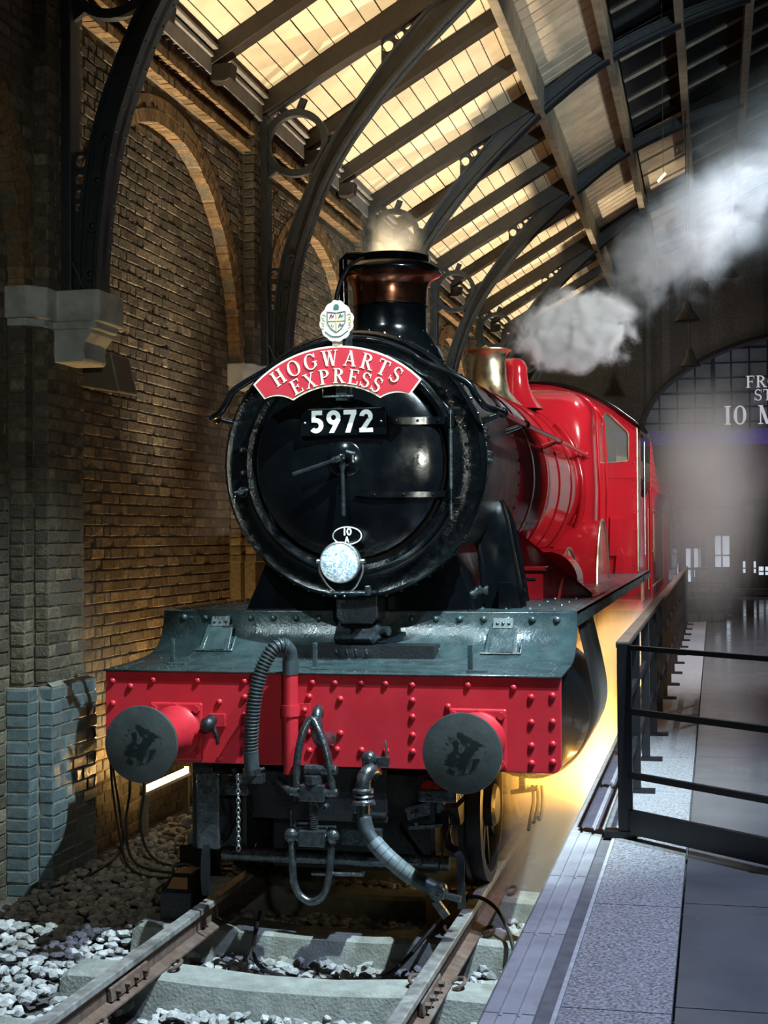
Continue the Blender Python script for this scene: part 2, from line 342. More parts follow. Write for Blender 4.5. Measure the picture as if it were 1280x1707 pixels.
# ================================================================== THE SETTING
BAY = 4.55; PIER0 = 1.66; XI, XS, XM = -2.575, -2.46, -2.35       # wall planes: panel, spandrel, pier face
GZ = -0.28
ROW = 0.0875; BH = 0.078; STR = 0.225; HDR = 0.106; JT = 0.0105
def brick_geom(wd, hg, rng, ch=0.007, jit=0.003):
    j = lambda s=jit: rng.uniform(-s, s)
    a, b = wd / 2, hg / 2; c4 = [(-a, -b), (a, -b), (a, b), (-a, b)]
    vs = [(u, z, -0.028) for u, z in c4] + [(u + j(), z + j(), -0.006) for u, z in c4]
    tilt = j(0.0025)
    vs += [(u * (1 - ch / a) + j(), z * (1 - ch / b) + j(), j(0.0022) + tilt * (u / a)) for u, z in c4]
    fs = [(0, 1, 5, 4), (1, 2, 6, 5), (2, 3, 7, 6), (3, 0, 4, 7), (4, 5, 9, 8), (5, 6, 10, 9), (6, 7, 11, 10), (7, 4, 8, 11), (8, 9, 10, 11)]
    return vs, fs
def planeX(Xp): return lambda u, z, d: (Xp + d, u, z)
def planeY(Yp): return lambda u, z, d: (u, Yp - d, z)
def lay(u0, u1, z0, z1, cut=None, phase=0, single=False):
    out = []; r = 0; z = z0
    while z + BH <= z1 + 0.001:
        ivs = cut(z + BH / 2) if cut else [(u0, u1)]
        if single: seq = None
        for a, b in ivs:
            if b - a < 0.03: continue
            if single: out.append((a + JT / 2, b - JT / 2, z, z + BH)); continue
            u = u0 - (0.0 if (r + phase) % 2 == 0 else 0.1655) - STR; k = 0
            while u < b:
                L = STR if k % 2 == 0 else HDR
                s, e = max(u, a + 0.002), min(u + L, b - 0.002)
                if e - s > 0.035: out.append((s, e, z, z + BH))
                u += L + JT; k += 1
        z += ROW; r += 1
    return out
class BrickSet:
    """collects bricks of one piece of the setting; the nearest ones become parts of their own, the rest one part"""
    def __init__(s, owner, limit=300, mat='brick'): s.o = owner; s.items = []; s.limit = limit; s.mat = mat; s.protos = {}
    def put(s, bricks, P, seen=lambda c: True):
        for (a, b, z0, z1) in bricks:
            c = Vector(P((a + b) / 2, (z0 + z1) / 2, 0)); s.items.append((((c - CAMP).length if seen(c) else 999), (a, b, z0, z1), P, c))
    def finish(s):
        rng = random.Random(11); s.items.sort(key=lambda t: t[0]); rest = MB()
        for i, (d, (a, b, z0, z1), P, c) in enumerate(s.items):
            wd, hg = b - a, z1 - z0
            o0 = Vector(P(0, 0, 0)); eu = Vector(P(1, 0, 0)) - o0; ed = Vector(P(0, 0, 1)) - o0
            off = ed * rng.uniform(-0.003, 0.004)
            if i < s.limit and d < 900:
                key = (round(wd, 3), round(eu.y), rng.randrange(4))
                if key not in s.protos:
                    vs, fs = brick_geom(wd, hg, rng)
                    me = bpy.data.meshes.new('brick'); me.from_pydata([tuple(eu * u + Vector((0, 0, z)) + ed * dd) for u, z, dd in vs], [], fs)
                    bm = bmesh.new(); bm.from_mesh(me); bmesh.ops.recalc_face_normals(bm, faces=bm.faces); bm.to_mesh(me); bm.free()
                    fl = me.polygons[8].normal.dot(ed) < 0
                    if fl: me.flip_normals()
                    me.materials.append(MATS[s.mat]); s.protos[key] = me
                link('brick', s.protos[key], c + off, s.o)
            else:
                vs, fs = brick_geom(wd, hg, rng)
                rest.add([c + off + eu * u + Vector((0, 0, z)) + ed * dd for u, z, dd in vs], fs)
        if rest.v: rest.build('brick_courses', s.mat, s.o, kind='stuff')

# ---- left wall: backing, spandrels, brick panels under blind arches
AR, AZ = 1.855, 3.86
BAYS = range(-1, 5)
def bay_c(k): return PIER0 + BAY * k + BAY / 2
m = MB(); m.box((-3.0, -3.4, -0.5), (XI - 0.009, 27, 6.62))
for k in BAYS:
    c = bay_c(k); n = 24
    for i in range(n):
        t0, t1 = PI - PI * i / n, PI - PI * (i + 1) / n
        a = (c + AR * math.cos(t0), AZ + AR * math.sin(t0)); b = (c + AR * math.cos(t1), AZ + AR * math.sin(t1))
        m.prism([(XI - 0.02, a[0], a[1]), (XI - 0.02, b[0], b[1]), (XI - 0.02, b[0], 6.62), (XI - 0.02, a[0], 6.62)], (XS - 0.008 - XI + 0.02, 0, 0))
wall = struct(m.build('wall_left', 'mortar'))
wall['label'] = 'brown brick station wall with blind arches and piers'
bs = BrickSet(wall, 300)
for k in BAYS:
    c = bay_c(k); zlo = GZ if k < 1 else 2.6; y0, y1 = c - AR, c + AR
    def cutin(z, c=c):
        if z <= AZ: return [(c - AR, c + AR)]
        h = AR * AR - (z - AZ) ** 2
        if h <= 0: return []
        h = math.sqrt(h); return [(c - h, c + h)]
    bs.put(lay(y0, y1, zlo, AZ + AR, cutin), planeX(XI), (lambda p: p.y > 2.75 and p.z > 1.3 + 0.10 * (p.y - 2.7) and p.z < 5.4 and p.y < 5.4) if k == 0 else (lambda p: False))
    def cutsp(z, c=c):
        r = AR + 0.235; h = r * r - (z - AZ) ** 2
        if h <= 0: return [(c - AR, c + AR)]
        h = math.sqrt(h); return [(c - AR, c - h), (c + h, c + AR)]
    bs.put(lay(y0, y1, AZ, 6.02, cutsp, 1), planeX(XS), lambda p: False)
bs.finish()
# arch rings of brick on edge, each brick a part
for k in BAYS:
    c = bay_c(k); n = 72; me_protos = []
    ring = MB(); cnt = 0
    for i in range(n * 2):
        rg = i // n; t = PI * (i % n + 0.5 + .3 * rg) / n; hw = 0.0375
        ct, st = math.cos(t), math.sin(t)
        j = random.uniform(-0.004, 0.004)
        vs = []
        for X in (XI - 0.02, XS + 0.004 + j):
            for r in (AR - 0.004 + j + rg * .118, AR + 0.107 + rg * .118):
                for s in (-1, 1):
                    ww = hw * (1 + (r - AR) / AR)
                    vs.append((X, c + r * ct - s * ww * st, AZ + r * st + s * ww * ct))
        fs = [(0, 1, 3, 2), (4, 6, 7, 5), (0, 4, 5, 1), (2, 3, 7, 6), (0, 2, 6, 4), (1, 5, 7, 3)]
        if k == 0 and t < PI * 0.62 and rg == 0: MB().add(vs, fs).build('arch_brick', 'brick_orange_warmlit', wall)  # orange here is the warm light on the reveal, put into the colour
        else: ring.add(vs, fs)
    ring.build('arch_bricks', 'brick_orange_warmlit', wall, kind='stuff')

# ---- piers, each with its brick courses; blue-brick plinths
def pier(k):
    c = PIER0 + BAY * k
    m = MB(); m.box((XI - 0.05, c - 0.411, -0.5), (XS - 0.008, c + 0.411, 6.62)); m.box((XS - 0.05, c - 0.281, -0.5), (XM - 0.008, c + 0.281, 6.62))
    p = struct(m.build('trim_%d' % (k + 1), 'mortar'))
    p['label'] = 'stepped brick pier on the left wall'
    b = BrickSet(p, 300 if k == 0 else (120 if k == 1 else 0))
    z0 = 1.16 if k == 0 else (1.9 if k == 1 else 3.0)
    z1 = 6.42
    vis = lambda q: k <= 1 and 1.1 < q.z < 5.4
    b.put(lay(c - 0.29, c + 0.29, z0, z1, None, k), planeX(XM), vis)
    b.put(lay(XS, XM, z0, z1, None, 0, True), planeY(c - 0.29), vis)
    b.put(lay(c - 0.42, c - 0.29, z0, z1, None, 0, True), planeX(XS), vis)
    b.put(lay(c + 0.29, c + 0.42, z0, z1, None, 0, True), planeX(XS), lambda q: False)
    b.put(lay(XI, XS, z0, z1, None, 0, True), planeY(c - 0.42), vis)
    b.finish()
for k in range(0, 6): pier(k)
# plinth of glazed blue brick at the foot of the near pier
PF = 0.062
m = MB(); c = PIER0
m.box((XI - 0.04, c - 0.42 - PF + 0.006, -0.5), (XS + PF - 0.008, c + 0.42 + PF, 1.135)); m.box((XS - 0.04, c - 0.29 - PF + 0.006, -0.5), (XM + PF - 0.008, c + 0.29 + PF, 1.135))
m.prism([(XM + PF - 0.006, c - 0.29 - PF, 1.135), (XM + PF - 0.006, c + 0.29 + PF, 1.135), (XM - 0.01, c + 0.29, 1.16), (XM - 0.01, c - 0.29, 1.16)], (0, 0, 0.002))
pl = struct(m.build('baseboard_left', 'mortar_pale')); pl['label'] = 'glazed blue-grey brick plinth at the foot of the pier'
b = BrickSet(pl, 300, 'brick_blue')
zt = 1.135 - ROW * 16
b.put(lay(c - 0.29 - PF, c + 0.29 + PF, zt, 1.135), planeX(XM + PF))
b.put(lay(XS + PF, XM + PF, zt, 1.135, None, 0, True), planeY(c - 0.29 - PF))
b.put(lay(c - 0.42 - PF, c - 0.29 - PF, zt, 1.135, None, 0, True), planeX(XS + PF))
b.put(lay(XI, XS + PF, zt, 1.135, None, 0, True), planeY(c - 0.42 - PF))
b.finish()

# ---- frieze: projecting string courses and the grey fascia under the eaves
fr = MB(); fr.box((XS - 0.05, -3.2, 6.02), (XS + 0.03, 26.5, 6.62))
frieze = struct(fr.build('trim_8', 'mortar')); frieze['label'] = 'projecting brick string courses below the eaves'
rng = random.Random(5); rest = MB(); cnt = 0
for zz, xp, hh in ((6.02, XM - 0.0, 0.075), (6.105, XM - 0.05, 0.06), (6.185, XM + 0.035, 0.075), (6.27, XM - 0.02, 0.075), (6.355, XM - 0.02, 0.04)):
    y = -1.0 + (0.12 if zz > 6.1 else 0)
    while y < 26:
        k = round((y - PIER0) / BAY); near = abs(y - (PIER0 + BAY * k)) < 0.36
        if not near:
            L = HDR if zz in (6.02, 6.185) else STR
            mm = MB() if (2.0 < y < 9.5 and cnt < 150) else rest
            j = rng.uniform(-0.006, 0.006)
            mm.box((XS, y, zz + rng.uniform(-.003, .003)), (xp + j, y + L, zz + hh + rng.uniform(-.003, .003)))
            if mm is not rest: mm.build('brick', 'brick_orange_warmlit', frieze); cnt += 1
        else: L = HDR
        y += L + JT
rest.build('brick_courses', 'brick_orange_warmlit', frieze, kind='stuff')
m = MB(); m.box((XM - 0.05, -3.2, 6.40), (XM + 0.03, 26.5, 6.56)); m.box((XM - 0.05, -3.2, 6.56), (XM + 0.055, 26.5, 6.60)); m.box((XM - 0.05, -3.2, 6.625), (XM + 0.10, 26.5, 6.66))
f = struct(m.build('trim_9', 'timber_grey', bevel=0.006)); f['label'] = 'grey painted eaves fascia along the top of the brick wall'

# ---- roof: boarded left slope, slatted strip, dark glazing, purlins
SL = 0.58
def roof_z(X): return 6.66 + SL * (X + 2.35) if X < 0.9 else 6.66 + SL * 3.25 + 0.47 * (X - 0.9)
Y0R, Y1R = -1.5, 25.98
m = MB()
for X0, X1 in ((-2.45, -0.05), (-0.05, 0.9), (0.9, 5.0)):
    m.prism([(X0, Y0R, roof_z(X0) + 0.03), (X1, Y0R, roof_z(X1) + 0.03), (X1, Y0R, roof_z(X1) + 0.09), (X0, Y0R, roof_z(X0) + 0.09)], (0, Y1R - Y0R, 0))
ceil = struct(m.build('ceiling', 'gap_dark')); ceil['label'] = 'boarded station roof with a slatted strip and dark glazing'
nb = 14; dx = (2.34 - 0.06) / nb
for k in range(-1, 6):
    ya, yb = PIER0 + BAY * k, PIER0 + BAY * (k + 1)
    ya = max(ya, Y0R); yb = min(yb, Y1R)
    for i in range(nb):
        X0 = -2.36 + i * dx; X1 = X0 + dx - 0.011; j = random.uniform(-0.003, 0.003)
        MB().prism([(X0, ya, roof_z(X0) + j), (X1, ya, roof_z(X1) + j), (X1, ya, roof_z(X1) + 0.034), (X0, ya, roof_z(X0) + 0.034)], (0, yb - ya - 0.006, 0)).build('ceiling_board', 'ceiling_board', ceil)
    ns = 16
    for i in range(ns):
        y0 = ya + (yb - ya) * i / ns; y1 = ya + (yb - ya) * (i + 1) / ns - 0.04
        if k > 3: continue
        MB().prism([(0.02, y0, roof_z(0.02)), (0.84, y0, roof_z(0.84)), (0.84, y0, roof_z(0.84) + 0.035), (0.02, y0, roof_z(0.02) + 0.035)], (0, y1 - y0, 0)).build('roof_slat', 'slat_board', ceil)
    far = k >= 3
    npane = 5
    for a, (X0, X1) in enumerate(((0.95, 1.72), (1.80, 2.60), (2.68, 3.5), (3.58, 4.4))):
        for i in range(npane):
            y0 = ya + (yb - ya) * i / npane + 0.02; y1 = ya + (yb - ya) * (i + 1) / npane - 0.02
            MB().prism([(X0, y0, roof_z(X0)), (X1, y0, roof_z(X1)), (X1, y0, roof_z(X1) + 0.01), (X0, y0, roof_z(X0) + 0.01)], (0, y1 - y0, 0)).build('roof_pane', 'slat_board' if (far and a == 0) else 'roof_glass', ceil)
        gb = MB()
        for i in range(npane + 1):
            y0 = ya + (yb - ya) * i / npane
            gb.bar((X0, y0, roof_z(X0) - 0.01), (X1, y0, roof_z(X1) - 0.01), 0.022, 0.05)
        gb.build('glazing_bars', 'purlin_paint', ceil)
RIB_IN = [(-2.07, 3.88), (-2.05, 4.25), (-1.96, 4.88), (-1.83, 5.31), (-1.66, 5.73), (-1.45, 6.09), (-1.21, 6.41), (-.93, 6.74), (-.61, 7.07), (-.2, 7.45), (.12, 7.72), (.82, 8.22), (1.74, 8.62), (2.8, 8.93), (3.9, 9.12), (5.0, 9.18)]
RIB_OUT = [(-2.24, 3.88), (-2.23, 4.3), (-2.17, 4.85), (-2.04, 5.3), (-1.85, 5.74), (-1.58, 6.22), (-1.42, 6.45), (-1.11, 6.86), (-.85, 7.16), (-.57, 7.46), (-.2, 7.76), (.1, 7.98), (.82, 8.42), (1.74, 8.80), (2.8, 9.08), (3.9, 9.26), (5.0, 9.32)]
names = ['boarded slope and slatted strip', 'slatted strip and the first glazing', 'first and second rows of glazing', 'second and third rows of glazing', 'third and fourth rows of glazing']
for i, X in enumerate((-0.02, 0.87, 1.76, 2.64, 3.54)):
    zb = frame_lerp(RIB_IN, X) + 0.01
    o = MB().box((X - 0.055, Y0R, zb), (X + 0.055, Y1R, min(roof_z(X) + 0.02, zb + 0.42))).build('purlin', 'purlin_paint', bevel=0.008)
    tag(o, 'long roof purlin between the ' + names[i], 'purlin', 'roof purlins')

# ---- trusses: curved iron rib with ring and graduated holes, standing on a corbel
def cell_hole(mb, quad, c, r, y0, th, n=20):
    """plate with a round hole: quad corners (x,z) counterclockwise, hole at c"""
    def hit(t):
        d = (math.cos(t), math.sin(t)); best = 9
        for i in range(4):
            a, b = quad[i], quad[(i + 1) % 4]; ex, ez = b[0] - a[0], b[1] - a[1]
            den = d[0] * ez - d[1] * ex
            if abs(den) < 1e-9: continue
            s = ((a[0] - c[0]) * ez - (a[1] - c[1]) * ex) / den
            u = ((a[0] - c[0]) * d[1] - (a[1] - c[1]) * d[0]) / den
            if s > 0 and -1e-6 <= u <= 1 + 1e-6: best = min(best, s)
        return (c[0] + d[0] * best, c[1] + d[1] * best)
    ang = sorted([2 * PI * i / n for i in range(n)] + [math.atan2(q[1] - c[1], q[0] - c[0]) % (2 * PI) for q in quad])
    vs = []
    for yy in (y0, y0 + th):
        for t in ang: vs.append((c[0] + r * math.cos(t), yy, c[1] + r * math.sin(t)))
        for t in ang: h = hit(t); vs.append((h[0], yy, h[1]))
    k = len(ang); fs = []
    for i in range(k):
        j = (i + 1) % k
        fs += [(i, j, k + j, k + i), (2 * k + i, 3 * k + i, 3 * k + j, 2 * k + j), (i, 2 * k + i, 2 * k + j, j)]
    mb.add(vs, fs)
inp = spline([(x, 0, z) for x, z in RIB_IN], 5); outp = spline([(x, 0, z) for x, z in RIB_OUT], 5)
def resample(P, n):
    L = [0]
    for a, b in zip(P, P[1:]): L.append(L[-1] + (b - a).length)
    out = []; j = 0
    for i in range(n + 1):
        t = L[-1] * i / n
        while j < len(L) - 2 and L[j + 1] < t: j += 1
        out.append(P[j].lerp(P[j + 1], (t - L[j]) / max(1e-9, L[j + 1] - L[j])))
    return out
NR = 60; RI = resample(inp, NR); RO = resample(outp, NR)
def raft_lo(X): return 6.42 + 0.592 * (X + 2.36)
def make_truss(k):
    Y = PIER0 + BAY * k; V = lambda p, dy: (p.x, Y + dy, p.z)
    t = thing('roof_truss', (-2.15, Y, 3.88), '', 'truss', 'arched iron roof trusses')
    web = MB(); fi = MB(); fo = MB()
    for i in range(NR):
        a, b, c_, d = RI[i], RI[i + 1], RO[i + 1], RO[i]
        web.prism([V(a, -.03), V(b, -.03), V(c_, -.03), V(d, -.03)], (0, 0.06, 0))
        nrm = Vector((-(b - a).z, 0, (b - a).x)).normalized()
        if nrm.dot(d - a) < 0: nrm = -nrm
        fi.prism([V(a, -.11), V(b, -.11), V(b + nrm * .03, -.11), V(a + nrm * .03, -.11)], (0, 0.22, 0))
        fo.prism([V(d, -.06), V(c_, -.06), V(c_ - nrm * .025, -.06), V(d - nrm * .025, -.06)], (0, 0.12, 0))
    web.build('rib_web', 'iron_blue', t); fl = fi.build('rib_flange', 'iron_blue', t); fo.build('outer_flange', 'iron_blue', t)
    rv = MB()
    for i in range(1, 26):
        for dy in (-.075, .075):
            p = RI[i]; q = RI[i + 1]; n_ = Vector(((q - p).z, 0, -(q - p).x)).normalized()
            rv.dome(V(p, dy), n_, 0.011, 0.008, 6, 2)
    rv.build('rivets', 'iron_dark', fl, kind='stuff')
    MB().box((-2.355, Y - .08, 3.88), (-2.275, Y + .08, 6.46)).build('column', 'iron_blue', t, bevel=0.008)
    m = MB(); m.prism([(-2.38, Y - .09, 6.44), (-2.38, Y - .09, 6.66), (-0.07, Y - .09, roof_z(-.07)), (-0.07, Y - .09, 7.93 - .22)], (0, .18, 0))
    m.build('rafter', 'timber_dark', t, bevel=0.006)
    m = MB(); m.prism([(-2.38, Y - .06, 6.40), (-2.38, Y - .06, 6.47), (-1.0, Y - .06, raft_lo(-1.0) + .06), (-1.0, Y - .06, raft_lo(-1.0) + .01)], (0, .12, 0)); m.build('rafter_flange', 'iron_blue', t)
    MB().annulus((-1.985, Y - .04, 6.17), 0.275, 0.345, (0, .08, 0), n=40).build('ring', 'iron_blue', t, smooth=40)
    lugs = []
    for p, q in (((-2.30, 5.86), (-2.2, 5.93)), ((-2.3, 6.2), (-2.32, 6.2)), ((-1.72, 6.0), (-1.76, 6.02)), ((-1.66, 6.15), (-1.58, 6.2)), ((-1.95, 6.5), (-1.9, 6.62)), ((-2.1, 6.48), (-2.15, 6.55))):
        MB().bar((p[0], Y, p[1]), (q[0], Y, q[1]), 0.05, 0.07).build('ring_lug', 'iron_blue', t)
    for x, z in ((-2.235, 5.93), (-1.78, 5.92), (-1.63, 6.2)): MB().annulus((x, Y - .03, z), 0.016, 0.036, (0, .06, 0), n=14).build('small_ring', 'iron_blue', t)
    m = MB()     # graduated holes below the rafter
    xs = [-1.085, -.955, -.85, -.765, -.70]; 
    for i in range(4):
        x0, x1 = xs[i], xs[i + 1]; ro = lambda x: frame_lerp(RIB_OUT, x) - 0.01
        q = [(x0, ro(x0)), (x1, ro(x1)), (x1, raft_lo(x1)), (x0, raft_lo(x0))]
        c = ((x0 + x1) / 2, sum(p[1] for p in q) / 4); h = (q[3][1] - q[0][1] + q[2][1] - q[1][1]) / 4
        cell_hole(m, q, c, min(h * 0.80, (x1 - x0) * 0.455), Y - .02, .04)
    m.build('pierced_plate', 'iron_blue', t)
    m = MB(); zs = [4.90, 4.76, 4.645, 4.545, 4.46]
    for i in range(4):
        z1, z0 = zs[i], zs[i + 1]; ro = lambda z: -2.24 + (0.0 if z < 4.3 else 0.127 * (z - 4.3)) + 0.01
        q = [(-2.28, z0), (ro(z0), z0), (ro(z1), z1), (-2.28, z1)]; c = (sum(p[0] for p in q) / 4, (z0 + z1) / 2)
        cell_hole(m, q, c, min((q[1][0] - q[0][0]), (q[2][0] - q[3][0])) * .40, Y - .02, .04, 14)
    m.box((-2.28, Y - .02, 3.88), (-2.23, Y + .02, 4.46)); m.build('foot_plate', 'iron_blue', t)
    for i, (x, z) in enumerate(((-2.145, 4.02), (-2.13, 4.36), (-2.09, 4.68), (-2.03, 4.98))):
        bo = MB(); bo.annulus((x, Y - .055, z), .022, .048, (0, .03, 0), n=18); bo.dome((x, Y - .035, z), (0, -1, 0), .02, .02, 10); bo.build('boss', 'iron_blue', t, smooth=40)
    for i, z in enumerate((4.08, 4.42, 4.74)):
        m = MB(); dxx = (0, .022, .06)[i]; m.bar((-2.185 + dxx * .7, Y - .04, z), (-2.175 + dxx, Y - .04, z + .22), .02, .012); m.build('panel_moulding', 'iron_blue', t); MB().bar((-2.105 + dxx * .7, Y - .04, z), (-2.09 + dxx, Y - .04, z + .22), .02, .012).build('panel_moulding', 'iron_blue', t)
    MB().tube(spline([(-2.34, Y - .05, 4.14), (-2.29, Y - .05, 4.12), (-2.24, Y - .05, 4.02), (-2.20, Y - .05, 3.93), (-2.13, Y - .05, 3.895)], 5), .014, 8).build('scroll', 'iron_blue', t, smooth=40)
    return t
TR = [make_truss(k) for k in range(0, 6)]
where = ['beside the wall loudspeaker', 'behind the red headboard', 'behind the engine chimney', 'behind the brass valve cover', 'behind the dense steam cloud', 'nearest the lettered window']
for t, s in zip(TR, where): t['label'] = 'dark iron arched roof truss with ring, ' + s

# intermediate rafters
rn = 0
for k in range(0, 6):
    for j in (1, 2):
        Y = PIER0 + BAY * k + BAY * j / 3
        if Y > 25.4: continue
        t = thing('rafter', (-2.2, Y, 6.3), '', 'rafter', 'plain rafters under the boarded roof slope')
        MB().prism([(-2.34, Y - .085, 6.48), (-2.34, Y - .085, 6.66), (-0.07, Y - .085, roof_z(-.07)), (-0.07, Y - .085, roof_z(-.07) - .19)], (0, .17, 0)).build('beam', 'timber_dark', t, bevel=0.006)
        MB().prism([(-2.34, Y - .075, 6.34), (-2.34, Y - .075, 6.50), (-2.12, Y - .075, 6.50), (-2.14, Y - .075, 6.36), (-2.2, Y - .075, 6.33)], (0, .15, 0)).build('wall_bracket', 'timber_dark', t, bevel=0.01)
        t['label'] = ('first plain rafter' if j == 1 else 'second plain rafter') + ' beyond the roof truss ' + where[k]

# stone corbels under the trusses
def corbel(k):
    Y = PIER0 + BAY * k
    t = thing('stone_corbel', (-2.3, Y, 3.38), 'pale stone corbel under the roof truss ' + where[k], 'corbel', 'stone corbels on the piers')
    m = MB()
    cap = [(-2.572, Y - .50), (-2.40, Y - .50), (-2.31, Y - .38), (-2.31, Y - .23), (-2.03, Y - .23), (-2.0, Y - .20), (-2.0, Y + .20), (-2.03, Y + .23), (-2.31, Y + .23), (-2.31, Y + .38), (-2.40, Y + .50), (-2.572, Y + .50)]
    m.prism([(x, y, 3.66) for x, y in cap], (0, 0, .22)); m.build('cap', 'stone', t, bevel=.012)
    m = MB(); m.prism([(x + (.035 if x > -2.5 else 0) * -1, Y + (y - Y) * .92, 3.61) for x, y in cap], (0, 0, .06)); m.build('necking', 'stone', t, bevel=.01)
    prof = [(-2.36, 3.62), (-2.07, 3.62), (-2.07, 3.585), (-2.09, 3.56), (-2.125, 3.52), (-2.135, 3.46), (-2.125, 3.41), (-2.14, 3.385), (-2.36, 3.385)]
    MB().prism([(x, Y - .185, z) for x, z in prof], (0, .37, 0)).build('bracket', 'stone', t, bevel=.008)
for k in range(0, 4): corbel(k)

# wall loudspeaker
Y = 2.30
t = thing('wall_speaker', (-2.42, Y, 3.30), 'brown box loudspeaker with wire grille on the wall beside a stone corbel', 'loudspeaker')
pr = [(-2.56, 3.31), (-2.17, 3.24), (-2.23, 3.53), (-2.56, 3.56)]
MB().prism([(x, Y - .16, z) for x, z in pr], (0, .34, 0)).build('cabinet', 'speaker_box', t, bevel=.006)
m = MB(); m.prism([(-2.168, Y - .15, 3.255), (-2.225, Y - .15, 3.515), (-2.222, Y - .15, 3.516), (-2.160, Y - .15, 3.256)], (0, .32, 0)); m.build('grille', 'speaker_grille', t)
m = MB()
for yy in (Y - .155, Y + .165): m.bar((-2.163, yy, 3.25), (-2.224, yy, 3.52), .014, .012)
m.bar((-2.163, Y - .16, 3.25), (-2.163, Y + .17, 3.25), .012, .014); m.bar((-2.224, Y - .16, 3.52), (-2.224, Y + .17, 3.52), .012, .014); m.build('grille_frame', 'timber_grey', t)
m = MB(); m.box((-2.19, Y + .14, 3.36), (-2.17, Y + .17, 3.42)); m.build('badge', 'timber_grey', t)
# ---- platform: floor with coping stones, drain strip, granite and smooth slabs, each a piece of its own
ZP = 0.75
m = MB(); m.box((1.475, -4.5, -0.5), (9.0, 25.98, ZP - 0.045))
floor = struct(m.build('floor', 'drain')); floor['label'] = 'station platform of grey stone slabs with a grooved edge'
y = -4.35; n = 0
prof = [(1.44, ZP - .14), (1.44, ZP - .012), (1.452, ZP), (1.492, ZP), (1.494, ZP - .008), (1.504, ZP - .008), (1.506, ZP), (1.548, ZP), (1.55, ZP - .008), (1.56, ZP - .008), (1.562, ZP), (1.6, ZP), (1.6, ZP - .14)]
cop = None
while y < 22.9:
    L = 0.86
    if cop is None:
        cop = MB().prism([(x, y, z) for x, z in prof], (0, L - .006, 0)).build('coping_stone', 'coping', floor); y_c = y
    else: link('coping_stone', cop.data, WPOS[cop.name] + Vector((0, y - y_c, 0)), floor)
    y += L
m = MB(); m.box((1.602, -4.4, ZP - .05), (1.648, 22.9, ZP - .012)); m.build('drain_strip', 'drain', floor)
m = MB(); m.box((1.650, -4.4, ZP - .05), (1.664, 22.9, ZP - .001)); m.build('edge_line', 'white_line', floor)
y = -4.62; first = None
while y < 22.5:
    L = 1.22
    if first is None: first = MB().box((1.667, y, ZP - .05), (1.99, y + L - .006, ZP)).build('granite_slab', 'granite', floor); yf = y
    else: link('granite_slab', first.data, WPOS[first.name] + Vector((0, y - yf, 0)), floor)
    y += L
first = None
for i in range(5):
    y = -4.55 + (0.0 if i % 2 == 0 else 0.0)
    while y < 22.5:
        L = 1.22
        if first is None: first = MB().box((2.0, y, ZP - .05), (2.0 + 1.194, y + L - .007, ZP - 0.001)).build('smooth_slab', 'slab', floor); p0 = WPOS[first.name]; yf = y
        else: link('smooth_slab', first.data, p0 + Vector((1.2 * i, y - yf, 0)), floor)
        y += L
# ground under the track
m = MB(); m.box((-2.6, -4.5, -0.55), (1.475, 26, GZ - 0.03)); g = struct(m.build('ground', 'ground')); g['label'] = 'dark earth under the ballast'

# ---- track
RZ = 0.05; XR = 0.7525
RP = [(-.035, RZ), (.035, RZ), (.036, RZ - .03), (.03, RZ - .042), (.010, RZ - .055), (.010, RZ - .125), (.07, RZ - .142), (.07, RZ - .152), (-.07, RZ - .152), (-.07, RZ - .142), (-.010, RZ - .125), (-.010, RZ - .055), (-.03, RZ - .042), (-.036, RZ - .03)]
for sx, lab in ((-1, 'worn steel rail on the side of the brick wall'), (1, 'worn steel rail on the side of the platform')):
    t = thing('track_rail', (sx * XR, 0, RZ - .152), lab, 'rail', 'rails of the station track')
    prof2 = RP[2:]
    MB().prism([(sx * XR + x, -4.4, z) for x, z in prof2], (0, 26, 0)).build('web_and_foot', 'rail_side', t)
    MB().prism([(sx * XR + x, -4.4, z) for x, z in [(-.036, RZ - .031), (-.035, RZ - .004), (-.030, RZ), (.030, RZ), (.035, RZ - .004), (.036, RZ - .031)]], (0, 26, 0)).build('head', 'rail_top', t)
    yf = -1.05 if sx < 0 else -0.95
    for side in (1, -1):
        X = sx * XR + side * .022
        fp = MB(); fp.prism([(X - side * .008, yf - .23, RZ - .125), (X + side * .02, yf - .23, RZ - .125), (X + side * .012, yf - .23, RZ - .06), (X - side * .008, yf - .23, RZ - .055)], (0, .46, 0))
        fpo = fp.build('fishplate', 'rail_side', t, bevel=.004)
        for i in range(4):
            q = Vector((X + side * .014, yf - .165 + i * .11, RZ - .09)); MB().cyl(q, q + Vector((side * .028, 0, 0)), .017, n=6).build('bolt', 'rail_side', fpo)
